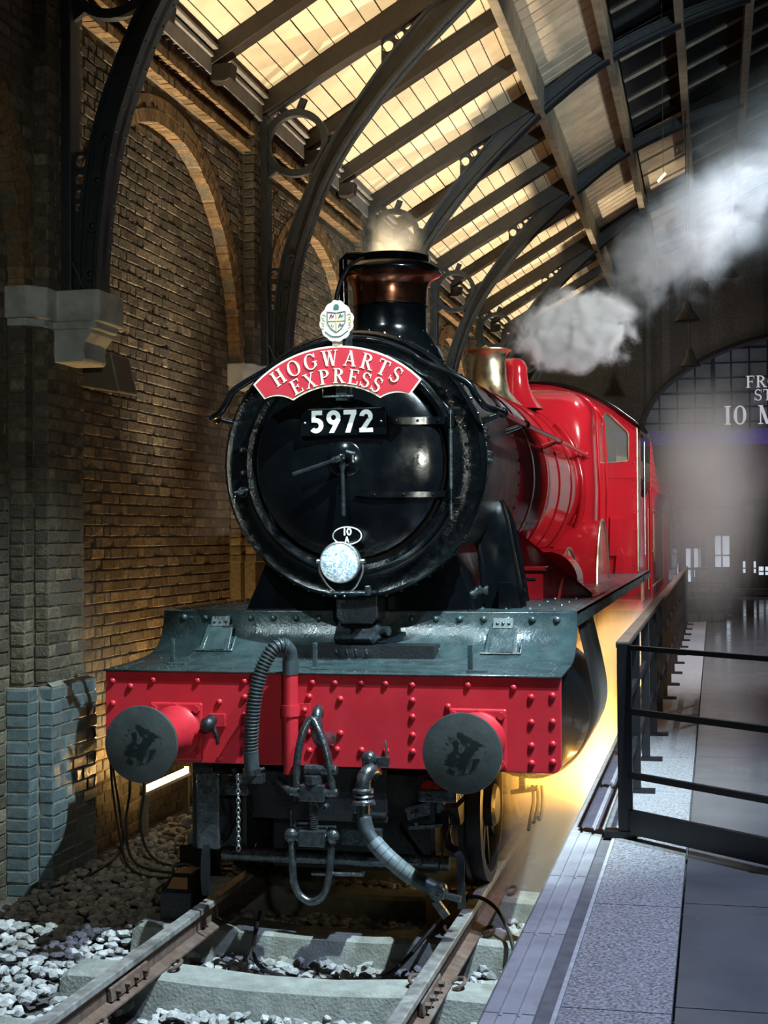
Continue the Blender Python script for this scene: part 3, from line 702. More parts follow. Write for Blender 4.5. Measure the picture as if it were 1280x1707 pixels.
# concrete sleepers with dished tops, spring clips holding the rails
def sleeper(Y):
    secs = []
    for X in (-1.25, -1.2, -1.0, -.75, -.5, -.2, .2, .5, .75, 1.0, 1.2, 1.25):
        a = abs(X); top = -0.102 if .55 < a < 1.0 else (-0.135 if a <= .2 else (-.118 if a < .55 else -.112))
        wt = .085 if a <= .2 else .10; ex = 0.03 if a > 1.22 else 0
        secs.append([(X, Y - .165, GZ - .06), (X, Y - wt - .03 + ex, top - .022 - ex), (X, Y - wt + .0 + ex, top - ex), (X, Y + wt - .0 - ex, top - ex), (X, Y + wt + .03 - ex, top - .022 - ex), (X, Y + .165, GZ - .06)])
    m = MB(); m.grid(secs); n = 6; L = len(secs)
    m.f.append(tuple(range(n))); m.f.append(tuple(range((L - 1) * n, L * n)))
    return m
def clip(c, s):
    c = Vector(c)
    return MB().tube(spline([c + Vector((0, -.05, .0)), c + Vector((s * .03, -.055, .012)), c + Vector((s * .055, -.03, .03)), c + Vector((s * .045, .02, .035)), c + Vector((s * .01, .05, .025)), c + Vector((-s * .02, .03, .014)), c + Vector((-s * .03, -.01, .006))], 4), .010, 7)
names = {-0.56: 'bare lit face in front of the engine'}
sl_first = None
for i in range(-2, 9):
    Y = -0.62 + 0.95 * i
    lab = {-2: 'concrete sleeper at the near end of the track', -1: 'concrete sleeper carrying the bolted rail joints', 0: 'dished concrete sleeper, the clear one in front of the buffers', 1: 'concrete sleeper just under the engine buffer beam'}.get(i, '%s concrete sleeper under the engine, counted from its buffer beam' % ['second', 'third', 'fourth', 'fifth', 'sixth', 'seventh', 'eighth', 'ninth'][max(0, i - 2)])
    if sl_first is None:
        t = thing('sleeper', (0, Y, GZ), lab, 'sleeper', 'concrete sleepers'); sleeper(Y).build('body', 'concrete', t, smooth=35)
        for sx in (-1, 1):
            for s in (-1, 1): clip((sx * XR + s * .085, Y, -0.10), s).build('rail_clip', 'rail_side', t, smooth=50)
        sl_first = t
    else:
        t = clone(sl_first, (0, 0.95 * (i + 2), 0)); t['label'] = lab
# ballast: 300 stones of their own, the rest one spread
rng = random.Random(3); protos = []
ico_v = []; ph = (1 + 5 ** .5) / 2
for a in (-1, 1):
    for b in (-ph, ph): ico_v += [(0, a, b), (a, b, 0), (b, 0, a)]
bmx = bmesh.new(); [bmx.verts.new(v) for v in ico_v]; bmesh.ops.convex_hull(bmx, input=bmx.verts); bmx.verts.index_update()
ico_f = [tuple(v.index for v in f.verts) for f in bmx.faces]; ico_v = [v.co.normalized() for v in bmx.verts]; bmx.free()
def stone(rng):
    sq = Vector((rng.uniform(.75, 1.3), rng.uniform(.75, 1.3), rng.uniform(.45, .8)))
    return [Vector((v.x * sq.x, v.y * sq.y, v.z * sq.z)) * rng.uniform(.72, 1.2) for v in ico_v]
stones = []
y = -2.6
while y < 6.5:
    x = -2.28
    while x < 1.46:
        px, py = x + rng.uniform(-.03, .03), y + rng.uniform(-.03, .03)
        on_rail = min(abs(px - XR), abs(px + XR)) < .06
        si = (py + .62) / .95; on_sl = abs(si - round(si)) * .95 < .135 and abs(px) < 1.2
        dens = 1.0 if py < 2.2 or px < -1.0 else .4
        if not on_rail and not on_sl and rng.random() < dens:
            hump = .03 if abs(px) > 1.3 else (0.0 if abs(px) < .7 else .015)
            stones.append((px, py, GZ + hump + rng.uniform(-.02, .025) + (.05 if px < -1.25 else 0), rng.uniform(.026, .043)))
        x += .058
    y += .058
vis = sorted(stones, key=lambda s: (Vector(s[:3]) - CAMP).length)
def in_view(s):
    d = Vector(s[:3]) - CAMP; z = d.dot(FWD); return abs(d.dot(RIGHT) / z) < .272 and d.dot(UP) / z > -.362
near = [s for s in vis if in_view(s) and s[0] < 1.1][:300]; nset = set(near)
meshes = []
for i in range(10):
    me = bpy.data.meshes.new('ballast_stone'); me.from_pydata([tuple(v) for v in stone(rng)], [], ico_f); me.materials.append(MATS['ballast']); meshes.append(me)
for s in near:
    o = bpy.data.objects.new('ballast_stone', rng.choice(meshes)); COL.objects.link(o); o.location = s[:3]; o.scale = (s[3],) * 3; o.rotation_euler = (rng.uniform(-.4, .4), rng.uniform(-.4, .4), rng.uniform(0, 6.3))
    tag(o, 'loose grey ballast stone beside the bare rails in front of the engine', 'stone', 'ballast stones')
m = MB()
for s in stones:
    if s in nset: continue
    R = Matrix.Rotation(rng.uniform(0, 6.3), 3, 'Z'); m.add([Vector(s[:3]) + (R @ v) * s[3] for v in stone(rng)], ico_f)
o = m.build('ballast_bed', 'ballast', kind='stuff'); tag(o, 'bed of grey crushed stone ballast around and under the track', 'ballast')

# ---- railing along the platform and the swung-open gate
XB = 1.70; RH = 0.90
t = thing('platform_railing', (XB, 5, ZP), 'long black metal railing with wooden handrail beside the engine', 'railing')
posts = [-0.92 + 1.125 * i for i in range(15)]
MB().box((XB - .03, posts[0], ZP + RH - .03), (XB + .03, posts[-1] + .05, ZP + RH + .005)).build('handrail', 'handrail_wood', t, bevel=.008)
for z in (.29, .60): MB().box((XB - .012, posts[0], ZP + z - .02), (XB + .012, posts[-1], ZP + z + .02)).build('mid_rail', 'rail_metal', t)
pm = None
for i, Y in enumerate(posts):
    if pm is None:
        a = MB().box((XB - .024, Y - .02, ZP), (XB + .024, Y + .02, ZP + RH - .03)).build('post', 'rail_metal', t, bevel=.003); pm = a
        f = MB().box((XB - .03, Y - .03, ZP), (XB + .10, Y + .03, ZP + .022)).build('foot', 'rail_metal', a)
    else:
        a = link('post', pm.data, WPOS[pm.name] + Vector((0, Y - posts[0], 0)), t); link('foot', f.data, WPOS[f.name] + Vector((0, Y - posts[0], 0)), a)
G0 = Vector((1.715, -0.955, ZP)); GD = (Vector((2.44, -1.585, ZP)) - G0).normalized(); GL = 1.05
t = thing('platform_gate', G0, 'black metal gate panel standing open across the platform', 'gate')
MB().box((G0.x - .035, G0.y - .03, ZP), (G0.x + .03, G0.y + .035, ZP + RH + .0)).build('hinge_post', 'rail_metal', t, bevel=.004)
MB().box((G0.x - .10, G0.y - .04, ZP), (G0.x + .05, G0.y + .05, ZP + .03)).build('foot', 'rail_metal', t)
E1 = G0 + GD * GL
MB().bar(E1 + Vector((0, 0, .02)), E1 + Vector((0, 0, RH - .05)), .045, .03).build('end_post', 'rail_metal', t)
for z, h in ((RH - .02, .022), (.585, .028), (.29, .028)): MB().bar(G0 + Vector((0, 0, z)), E1 + Vector((0, 0, z)), .028, h).build('rail', 'rail_metal', t)
MB().bar(G0 + Vector((0, 0, .075)), E1 + Vector((0, 0, .075)), .035, .11).build('kick_plate', 'rail_metal', t)
m = MB(); P = G0 + GD * (GL - .06); m.bar(P + Vector((0, 0, RH - .02)), P + Vector((0, 0, RH - .07)), .03, .03); m.bar(P + Vector((0, 0, RH - .05)), P + GD * .08 + Vector((0, 0, RH - .05)), .03, .02); m.build('latch', 'rail_metal', t)
# ================================================================== LOCOMOTIVE
loco = thing('steam_locomotive', (0, 5, RZ), 'red and black steam locomotive standing at the platform', 'locomotive')
P = lambda: MB()
def rivets_on(pts, nrm, r, h, mat, owner, name='rivet', n=8):
    """individual rivets sharing one mesh"""
    first = None
    for p in pts:
        if first is None: first = MB().dome(p, nrm, r, h, n).build(name, mat, owner, smooth=60); p0 = Vector(p); c0 = WPOS[first.name]
        else: link(name, first.data, c0 + Vector(p) - p0, owner)
# ---- buffer beam with rivets
BW = 1.315; B0, B1 = 0.872, 1.385
m = MB(); r = .05
poly = [(-BW, B1), (BW, B1)] + [(BW - r + r * math.cos(a), B0 + r + r * math.sin(a)) for a in (0, -PI / 8, -PI / 4, -3 * PI / 8, -PI / 2)] + [(-BW + r - r * math.sin(a), B0 + r - r * math.cos(a)) for a in (0, PI / 8, PI / 4, 3 * PI / 8, PI / 2)]
m.prism([(x, 0, z) for x, z in poly], (0, .045, 0))
beam = m.build('buffer_beam', 'beam_red', loco, bevel=.004)
rv = []
rows_l = [(-1.27, 1.33), (-1.16, 1.30), (-1.02, 1.34), (-.75, 1.34), (-.47, 1.34), (-1.27, 1.20), (-1.12, 1.17), (-1.27, 1.07), (-.62, 1.22), (-.62, .90), (-1.27, .93),
          (-.47, 1.25), (-.47, 1.15), (-.47, 1.06), (-.47, .97),
          (-.07, 1.34), (.06, 1.34), (.21, 1.34), (-.09, 1.26), (.09, 1.25), (-.09, 1.06), (.09, 1.06), (-.09, .96), (.07, .97), (.21, .97), (.35, .97), (.21, 1.34), (.35, 1.34),
          (.5, 1.335), (.5, 1.25), (.5, 1.16), (.5, 1.06), (.5, .97), (.81, 1.34), (1.06, 1.33), (.70, 1.22), (1.155, 1.28), (1.155, 1.145), (1.155, 1.02), (1.155, .925),
          (1.27, 1.29), (1.27, 1.15), (1.27, 1.03), (1.27, .935)]
rivets_on([(x, -.001, z) for x, z in rows_l], (0, -1, 0), .019, .016, 'beam_red', beam, n=12)
# beam lower step/drag plates
# ---- buffers
def buffer(X, sgn):
    b = MB(); b.box((X - .165, -.028, .885), (X + .155, .0, 1.215)); bo = b.build('buffer_base', 'beam_red', loco, bevel=.02, bseg=3)
    for dx_, dz in ((-.13, .13), (.13, .13), (0, .14), (-.13, -.13), (.13, -.13), (.135, 0)):
        q = Vector((X - .005 + dx_, -.028, 1.05 + dz)); MB().cyl(q, q + Vector((0, -.022, 0)), .022, n=6).build('bolt', 'beam_red', bo)
    MB().lathe([(.15, 0), (.15, -.03), (.128, -.06), (.12, -.16), (.116, -.30), (.124, -.305), (.124, -.335), (.105, -.337)], (X, -.028, 1.05), (0, 1, 0), 40).build('buffer_casing', 'beam_red', loco, smooth=35)
    MB().cyl((X, -.34, 1.05), (X, -.52, 1.05), .085, n=28).build('buffer_ram', 'iron_oily', loco, smooth=40)
    MB().lathe([(.09, -.46), (.15, -.50), (.204, -.518), (.207, -.53), (.204, -.545), (.15, -.556), (.08, -.563), (.01, -.566)], (X, 0, 1.05), (0, 1, 0), 56).build('buffer_head', 'buffer_face', loco, smooth=40)
buffer(-.87, -1); buffer(.87, 1)
# ---- apron (curved running plate front)
pr = [(-.02, 1.383), (-.02, 1.392), (.15, 1.395), (.40, 1.402), (.60, 1.414), (.72, 1.434), (.81, 1.472), (.87, 1.525), (.905, 1.59), (.92, 1.65), (.925, 1.688)]
prs = [(p.x, p.y) for p in spline([(a, b, 0) for a, b in pr[1:]], 4)]
m = MB(); XL = [-BW, BW]
m.grid([[(x, y, z) for x in (-BW - .005, -.66, 0, .66, BW + .005)] for y, z in prs])
apron = m.build('apron', 'loco_plate', loco, smooth=50, solid=.012)
def ap(y):
    for (a, b), (c, d) in zip(prs, prs[1:]):
        if y <= c: t = (y - a) / (c - a); nv = Vector((0, -(d - b), c - a)).normalized(); return b + t * (d - b), nv
    return prs[-1][1], Vector((0, -1, 0))
rv = MB()
def aprivet(x, y, r=.011):
    z, nv = ap(y); rv.dome((x, y, z + .004) if y < .8 else (x, y - .005, z), nv, r, r * .75, 7, 2)
for i in range(40): aprivet(-1.27 + i * 2.54 / 39, .045, .010)
for i in range(27): aprivet(-1.2 + i * 2.4 / 26, .56, .009)
for i in range(27): aprivet(-1.2 + i * 2.4 / 26 + .03, .50, .008)
for X in (-.98, -.45, .62, .96, 1.06):
    for j in range(12): aprivet(X + (.02 if j % 2 else -.02), .09 + j * .036, .008)
for X in (-.78, -.25, .45, .74, 1.08):
    for yy in (.70, .80): aprivet(X - .05, yy, .011); aprivet(X + .05, yy, .011)
for j in range(8): aprivet(1.25, .12 + j * .04, .011); aprivet(-1.25, .12 + j * .04, .011)
rv.build('rivets', 'loco_plate', apron, kind='stuff')
bolts = []
for i in range(17):
    x = -1.18 + i * 2.38 / 16
    if abs(x - .06) > .16: bolts.append((x, .912, 1.645))
rivets_on(bolts, (0, -1, .25), .024, .022, 'loco_plate', apron, 'bolt', 6)
for X in (-1.05, -.62, .33, .66, .96): MB().tube([(X + .004 * j, .40 + j * .085, ap(.40 + j * .085)[0] + .004) for j in range(6)], .004, 5).build('seam', 'loco_plate', apron)
# hatches on the apron
for X in (-.92, .88):
    pts = []
    z0, n0 = ap(.74); z1, n1 = ap(.904); q0 = Vector((X, .74, z0)) + n0 * .006; q1 = Vector((X, .904, z1)) + n1 * .03
    h = MB(); h.prism([q0 + Vector((-.10, 0, 0)), q0 + Vector((.10, 0, 0)), q1 + Vector((.085, 0, 0)), q1 + Vector((-.085, 0, 0))], (n0 + n1).normalized() * .012)
    ho = h.build('hatch', 'loco_plate', loco, bevel=.006)
    k = (n0 + n1).normalized() * .014
    fr = MB(); c4 = [q0 + Vector((-.07, 0, 0)) + k, q0 + Vector((.07, 0, 0)) + k, q1 + Vector((.055, 0, 0)) * .9 + Vector((.02, 0, -.02)) + k, q1 + Vector((-.06, 0, -.02)) + k]
    fr.tube(c4, .007, 6, closed=True); fr.build('rim', 'loco_plate', ho)
    hg = MB(); hg.prism([q1 + Vector((-.06, -.012, -.01)), q1 + Vector((.06, -.012, -.01)), q1 + Vector((.06, .02, .05)), q1 + Vector((-.06, .02, .05))], (0, -.014, .006))
    for dx_ in (-.035, 0, .035): hg.dome(q1 + Vector((dx_, -.02, .025)), (0, -1, .3), .010, .008, 7, 2)
    hg.build('hinge', 'loco_plate', ho)
    MB().tube([q0.lerp(q1, .5) + Vector((.125, 0, .0)) + k, q0 + Vector((.12, 0, 0)) + k * .6, q0 + Vector((-.12, -.005, 0)) + k * .6], .008, 6).build('strip', 'loco_plate', ho)
# lamp irons standing on the apron
for X, Y in ((-1.02, .30), (-.10, .16), (.80, .14)):
    m = MB(); z = ap(Y)[0]; m.box((X - .014, Y - .006, z - .01), (X + .014, Y + .008, z + .155)); m.box((X - .014, Y - .05, z), (X + .10, Y + .01, z + .016)); m.build('lamp_iron', 'loco_plate', loco, bevel=.004)
# lubricator casing in the middle of the apron
m = MB(); m.prism([(-.115, .66, 1.50), (.125, .66, 1.50), (.145, .80, 1.535), (.14, .86, 1.60), (-.13, .86, 1.60), (-.135, .80, 1.535)], (0, -.06, .045)); m.build('front_casing', 'iron_oily', loco, bevel=.012)
m = MB(); m.cyl((.15, .76, 1.58), (.20, .74, 1.58), .028, n=14); m.build('casing_cap', 'iron_oily', loco, smooth=40)
rivets_on([(-.085, .60, 1.455), (-.02, .60, 1.455), (.035, .60, 1.455), (.10, .60, 1.455)], (0, -.8, .5), .018, .05, 'iron_oily', loco, 'casing_bolt', 6)
# ---- running plate, valance
m = MB(); m.box((-BW, .93, 1.672), (BW, 11.0, 1.692)); m.box((-BW, .93, 1.60), (-BW + .02, 11, 1.69)); m.box((BW - .02, .93, 1.60), (BW, 11, 1.69))
rp = m.build('running_plate', 'loco_plate', loco)
rv = MB()
for j in range(60): rv.dome((BW - .05, 1.0 + j * .08, 1.692), (0, 0, 1), .012, .008, 6, 2)
for j in range(14):
    for x in (.55, .7, .85, 1.0, 1.15): 
        if (j + int(x * 20)) % 3 == 0: rv.dome((x, 1.05 + j * .16, 1.692), (0, 0, 1), .015, .012, 7, 2)
    for x in (-.75, -.9, -1.05, -1.2): rv.dome((x, 1.05 + j * .12, 1.692), (0, 0, 1), .014, .012, 6, 2)
rv.build('rivets', 'loco_plate', rp, kind='stuff')
for sx in (-1, 1):
    MB().prism([(sx * .44, .1, .88), (sx * .44, 2.4, .60), (sx * .44, 10.8, .30), (sx * .44, 10.8, 1.66), (sx * .44, 1.0, 1.66), (sx * .44, .95, 1.36), (sx * .44, .1, 1.36)], (.03, 0, 0)).build('main_frame', 'loco_red', loco)
# ---- cylinders
for s in (1, -1):
    MB().lathe([(.02, 1.13), (.30, 1.15), (.37, 1.18), (.40, 1.24), (.40, 2.30), (.02, 2.31)], (.96 * s, 0, 1.04), (0, 1, 0), 40).build('cylinder', 'loco_black', loco, smooth=35)
for s in (1,):
    prf = [(1.27, 1.668), (1.31, 1.50), (1.365, 1.25), (1.385, 1.10), (1.375, .98), (1.33, .86), (1.27, .76), (1.16, .67), (1.02, .625), (.86, .64)]
    pts = spline([(x, 0, z) for x, z in prf], 4)
    m = MB(); m.grid([[(p.x * s, yy, p.z) for yy in (1.30, 1.8, 2.36)] for p in pts]); cw = m.build('cylinder_cladding', 'smokebox_side', loco, smooth=50, solid=.01)
    rv = MB()
    for p, q in zip(pts[2::3], pts[3::3]):
        nn = Vector((-(q.z - p.z), 0, q.x - p.x)).normalized(); nn = nn if nn.x > 0 else -nn
        rv.dome((p.x * s, 1.34, p.z), nn, .012, .01, 6, 2); rv.dome((p.x * s, 2.3, p.z), nn, .012, .01, 6, 2)
    rv.build('rivets', 'smokebox_side', cw, kind='stuff')
m = MB(); m.annulus((.96, 1.29, 1.04), .385, .41, (0, .02, 0), n=48); m.build('cover_ring', 'loco_black', loco)
# drain cocks under the cylinder
for yy in (1.35, 2.2): m = MB(); m.cyl((.93, yy, .66), (.93, yy, .55), .03, n=10); m.cyl((.93, yy - .07, .56), (.93, yy + .07, .56), .022, n=8); m.cyl((.85, yy, .52), (1.02, yy, .55), .016, n=8); m.build('drain_cock', 'iron_dark', loco, smooth=45)
for k_ in range(3): MB().tube(spline([(.98 + .03 * k_, 1.40, .56), (.99 + .03 * k_, 1.36, .46), (.975 + .03 * k_, 1.32, .36), (.97 + .03 * k_, 1.27, .30 + .05 * k_)], 4), .011, 7).build('drain_pipe', 'iron_dark', loco, smooth=45)
# ---- smokebox
SZ = 2.592; SX = -.008
fr = MB().lathe([(.60, .64), (.615, .612), (.645, .605), (.665, .625), (.675, .66), (.70, .675), (.775, .675), (.795, .665), (.812, .685), (.822, .72), (.815, .75), (.60, .75)], (SX, 0, SZ), (0, 1, 0), 96, cap=False)
ring = fr.build('smokebox_ring', 'loco_black_rough', loco, smooth=40)
m = MB(); m.lathe([(.80, .73), (.803, .80), (.803, 2.30), (.792, 2.33)], (SX * .5, 0, SZ), (0, 1, 0), 96); m.build('smokebox', 'smokebox_side', loco, smooth=40)
def ring_rivets(r, y, n, a0, a1, rad, owner, mat, radial=True, name='rivets'):
    m = MB()
    for i in range(n):
        a = a0 + (a1 - a0) * i / max(1, n - 1); d = Vector((math.cos(a), 0, math.sin(a)))
        p = Vector((SX, y, SZ)) + d * r
        m.dome(p, d if radial else (0, -1, 0), rad, rad * .85, 8, 2)
    return m.build(name, mat, owner, kind='stuff')
ring_rivets(.820, .725, 52, 0, 2 * PI * 51 / 52, .012, ring, 'loco_black_rough')
m = MB()
sb = [o for o in loco.children if o.name.startswith('smokebox') and o.name == 'smokebox'][0]
ring_rivets(.803, .83, 44, 0, 2 * PI * 43 / 44, .013, sb, 'loco_black')
ring_rivets(.803, 2.24, 60, 0, 2 * PI * 59 / 60, .014, sb, 'loco_black')
m = MB()
for a in (.20, .26, .02, .08): 
    d = Vector((math.cos(a), 0, math.sin(a))); 
    for k_ in range(3): m.dome(Vector((SX, .86 + .035 * k_, SZ)) + d * .803, d, .016, .024, 6, 2)
m.build('side_studs', 'iron_oily', sb, kind='stuff')
# door: dished, with hub, handles, hinge straps
DX, DZ = -.018, 2.60
door = MB().lathe([(.585, .66), (.583, .63), (.572, .618), (.50, .592), (.40, .568), (.28, .548), (.15, .537), (.02, .533)], (DX, 0, DZ), (0, 1, 0), 96, cap=True).build('smokebox_door', 'loco_black', loco, smooth=40)
hub = MB().lathe([(.108, .55), (.108, .535), (.10, .528), (.055, .520), (.05, .505), (.045, .50), (.03, .498), (.028, .455), (.02, .45), (.005, .449)], (DX, 0, 2.618), (0, 1, 0), 36).build('door_hub', 'loco_black', loco, smooth=35)
for q, y in (((-.315, 2.525), .455), ((-.012, 2.275), .485)):
    a = Vector((DX, y, 2.618)); b = Vector((q[0], y - .0, q[1])); d = (b - a)
    MB().tube([a, a + d * .15, a + d * .2, a + d * .96, b], [.02, .02, .012, .014, .010], 12).build('door_handle', 'iron_oily', loco, smooth=50)
m = MB(); m.cyl((DX + .03, .47, 2.655), (DX + .085, .47, 2.64), .014, n=10); m.cyl((DX + .07, .47, 2.65), (DX + .07, .47, 2.59), .011, n=8); m.build('hub_pin', 'iron_oily', loco, smooth=40)
def dish(x, z):
    r = math.hypot(x - DX, z - DZ); tab = [(0, .533), (.15, .537), (.28, .548), (.40, .568), (.50, .592), (.572, .618), (.66, .66)]
    return frame_lerp(tab, r)
for z, x0, w0 in ((2.838, .22, .05), (2.40, .05, .04)):
    m = MB(); rowsT = []; xs = [x0 + (.62 - x0) * i / 10 for i in range(11)]
    for i, x in enumerate(xs):
        h = w0 * (.25 if i == 0 else (.75 if i == 1 else 1)); y = min(dish(x, z) - .014, .60)
        rowsT.append([(x, y + .02, z - h / 2), (x, y, z - h / 2 + .004), (x, y, z + h / 2 - .004), (x, y + .02, z + h / 2)])
    m.grid(rowsT); so = m.build('hinge_strap', 'loco_black', loco, smooth=30)
    rv = MB()
    for x in xs[2::3]: rv.dome((x, min(dish(x, z) - .014, .60), z), (0, -1, 0), .010, .007, 8, 2)
    rv.cyl((.615, .60, z - w0 / 2 - .012), (.615, .60, z + w0 / 2 + .012), .024, n=14)
    rv.build('strap_studs', 'loco_black', so, kind='stuff', smooth=40)
MB().tube([(.615, .60, 2.90), (.615, .60, 2.25)], .012, 10).build('hinge_pin', 'iron_oily', loco, smooth=50)
for z in (2.89, 2.36): MB().box((.60, .60, z - .022), (.67, .67, z + .022)).build('hinge_lug', 'loco_black', loco, bevel=.006)
m = MB(); m.box((.55, .60, 2.25), (.64, .64, 2.262))
rivets_on([(-.70, .667, 2.69), (-.695, .667, 2.55)], (0, -1, 0), .02, .03, 'iron_oily', loco, 'front_stud', 8)
rivets_on([(.70, .667, 2.70), (.71, .667, 2.56), (.69, .667, 2.80)], (0, -1, 0), .018, .016, 'loco_black_rough', loco, 'front_bolt', 6)
m = MB(); m.cyl((-.69, .675, 2.43), (-.69, .60, 2.43), .016, n=8); m.cyl((-.735, .615, 2.425), (-.645, .615, 2.445), .009, n=8); m.annulus((-.69, .64, 2.43), .02, .035, (0, .03, 0), n=16); m.build('wing_nut', 'iron_oily', loco, smooth=40)
# number plate
NPm = MB().box((-.285, .515, 2.755), (.245, .53, 2.92)).build('number_plate', 'loco_black', loco, bevel=.006)
m = MB(); 
for x in (-.255, .215): m.dome((x, .515, 2.835), (0, -1, 0), .009, .007, 10, 2)
m.build('plate_screws', 'steel', NPm)
# glyphs -------------------------------------------------------------
def arc(cx, cy, rx, ry, a0, a1, wv, wh, n=14):
    """stroke polygons along an ellipse; wv = width where it runs upright, wh = where it runs flat"""
    out = []; pr_ = None
    for i in range(n + 1):
        a = math.radians(a0 + (a1 - a0) * i / n); c, s = math.cos(a), math.sin(a); w_ = wh + (wv - wh) * abs(c) ** 1.4
        p = (cx + (rx - w_ / 2) * c + 0, cy + (ry - w_ / 2 * (wh / wh)) * s)
        o_ = (cx + rx * c, cy + ry * s); i_ = (cx + (rx - w_) * c, cy + (ry - (wh + (wv - wh) * abs(c) ** 1.4 if False else wh + (wv - wh) * (abs(c) ** 3))) * s)
        if pr_: out.append([pr_[0], o_, i_, pr_[1]])
        pr_ = (o_, i_)
    return out
def ln(x0, y0, x1, y1, w_, horiz=True):
    h = w_ / 2
    if horiz: return [[(x0 - h, y0), (x0 + h, y0), (x1 + h, y1), (x1 - h, y1)]]
    return [[(x0, y0 - h), (x1, y1 - h), (x1, y1 + h), (x0, y0 + h)]]
def rect(x0, y0, x1, y1): return [[(x0, y0), (x1, y0), (x1, y1), (x0, y1)]]
T, t_, sf, sh = .17, .065, .09, .05
def ser(x, y, w_): return rect(x - w_ / 2 - sf, y, x + w_ / 2 + sf, y + sh) if y < .5 else rect(x - w_ / 2 - sf, y - sh, x + w_ / 2 + sf, y)
def stem(x, w_=T): return rect(x - w_ / 2, 0, x + w_ / 2, 1) + ser(x, 0, w_) + ser(x, 1, w_)
SER = {
 'H': (.92, stem(.2) + stem(.72) + rect(.2, .47, .72, .54)),
 'O': (.96, arc(.48, .5, .46, .52, 0, 360, T, t_, 28)),
 'G': (.92, arc(.48, .5, .46, .52, 40, 320, T, t_, 22) + rect(.74, .14, .74 + .13, .46) + rect(.64, .42, .95, .47) + rect(.80, .70, .85, 1.0)),
 'W': (1.24, ln(.17, 1, .40, 0, T) + ln(.62, 1, .40, 0, t_) + ln(.58, 1, .84, 0, T) + ln(1.08, 1, .84, 0, t_) + ser(.17, 1, T) + ser(.60, 1, T) + ser(1.08, 1, t_)),
 'A': (.94, ln(.47, 1, .15, 0, t_) + ln(.45, 1, .78, 0, T) + rect(.25, .30, .68, .36) + ser(.15, 0, t_) + ser(.78, 0, T)),
 'R': (.92, stem(.22) + arc(.36, .745, .38, .255, -90, 90, T, t_, 14) + rect(.2, .935, .38, 1) + rect(.2, .49, .4, .55) + ln(.44, .5, .78, 0, T) + rect(.66, 0, .96, .05)),
 'T': (.86, stem(.43) + rect(.04, .93, .82, 1) + rect(.04, .74, .09, 1) + rect(.77, .74, .82, 1)),
 'S': (.70, arc(.34, .745, .29, .275, 30, 250, T * .8, t_, 16) + arc(.35, .27, .31, .29, 75, -150, T * .8, t_, 16) + ln(.17, .62, .53, .40, .19) + rect(.60, .70, .64, .98) + rect(.03, .02, .07, .30)),
 'E': (.80, stem(.22) + rect(.2, .935, .72, 1) + rect(.2, 0, .76, .065) + rect(.2, .47, .56, .53) + rect(.68, .76, .73, 1) + rect(.72, 0, .77, .26) + rect(.54, .38, .58, .62)),
 'X': (.96, ln(.2, 1, .76, 0, T) + ln(.76, 1, .2, 0, t_) + ser(.2, 1, T) + ser(.76, 0, T) + ser(.76, 1, t_) + ser(.2, 0, t_)),
 'P': (.82, stem(.22) + arc(.36, .72, .40, .28, -90, 90, T, t_, 14) + rect(.2, .935, .38, 1) + rect(.2, .44, .4, .50)),
 'F': (.76, stem(.22) + rect(.2, .935, .72, 1) + rect(.2, .47, .56, .53) + rect(.68, .76, .73, 1) + rect(.54, .38, .58, .62)),
 'M': (1.14, stem(.18, t_) + stem(.92) + ln(.20, 1, .54, 0, T) + ln(.90, 1, .54, 0, t_)),
 'I': (.44, stem(.22)), '1': (.44, stem(.22)), '0': (.72, arc(.36, .5, .33, .51, 0, 360, T, t_, 28)), ' ': (.4, []),
}
q_ = .20
SAN = {
 '5': (.64, arc(.28, .335, .33, .335, 115, -140, q_, q_, 18) + rect(.08, .80, .56, 1) + rect(.08, .48, .26, 1) + rect(.1, .48, .22, .66)),
 '9': (.68, arc(.34, .68, .32, .32, 0, 360, q_, q_, 26) + ln(.56, .58, .25, 0, .22)),
 '7': (.62, rect(.02, .80, .60, 1) + ln(.49, .86, .20, 0, .22)),
 '2': (.66, arc(.32, .70, .30, .30, 175, -30, q_, q_, 18) + ln(.50, .60, .16, .12, .24) + rect(.02, 0, .62, .19)),
 '1': (.34, rect(.07, 0, .27, 1)), '0': (.74, arc(.36, .5, .34, .5, 0, 360, q_, q_, 28)),
 'A': (.80, ln(.40, 1, .10, 0, .20) + ln(.40, 1, .70, 0, .20) + rect(.22, .20, .58, .37)),
}
def glyph_mesh(polys, f, vec):
    m = MB()
    for i, p in enumerate(polys): m.prism([f(x, y) for x, y in p], Vector(vec) * (1 + .02 * i))
    return m
def place_line(text, font, x0, z0, h, y, mat, owner, sp=.06, dep=.006, name='numeral', sx=1.0):
    x = x0
    for ch in text:
        wd, polys = font[ch]
        if polys: glyph_mesh(polys, lambda a, b: (x + a * h * sx, y, z0 + b * h), (0, -dep, 0)).build(name, mat, owner)
        x += (wd + sp) * h * sx
    return x
place_line('5972', SAN, -.222, 2.772, .135, .515, 'white_paint', NPm, .10, .006)
# shed plate
ov = MB(); ov.prism([(-.01 + .092 * math.cos(a), .572, 2.158 + .056 * math.sin(a)) for a in [2 * PI * i / 40 for i in range(40)]], (0, -.01, 0)); ov = ov.build('shed_plate', 'loco_black', loco)
m = MB(); vs = []
m.tube([(-.01 + .088 * math.cos(2 * PI * i / 40), .561, 2.158 + .052 * math.sin(2 * PI * i / 40)) for i in range(40)], .0042, 6, closed=True); m.build('plate_rim', 'white_paint', ov)
place_line('10', SAN, -.034, 2.160, .046, .562, 'white_paint', ov, .08, .003); place_line('A', SAN, -.026, 2.118, .036, .562, 'white_paint', ov, .08, .003)
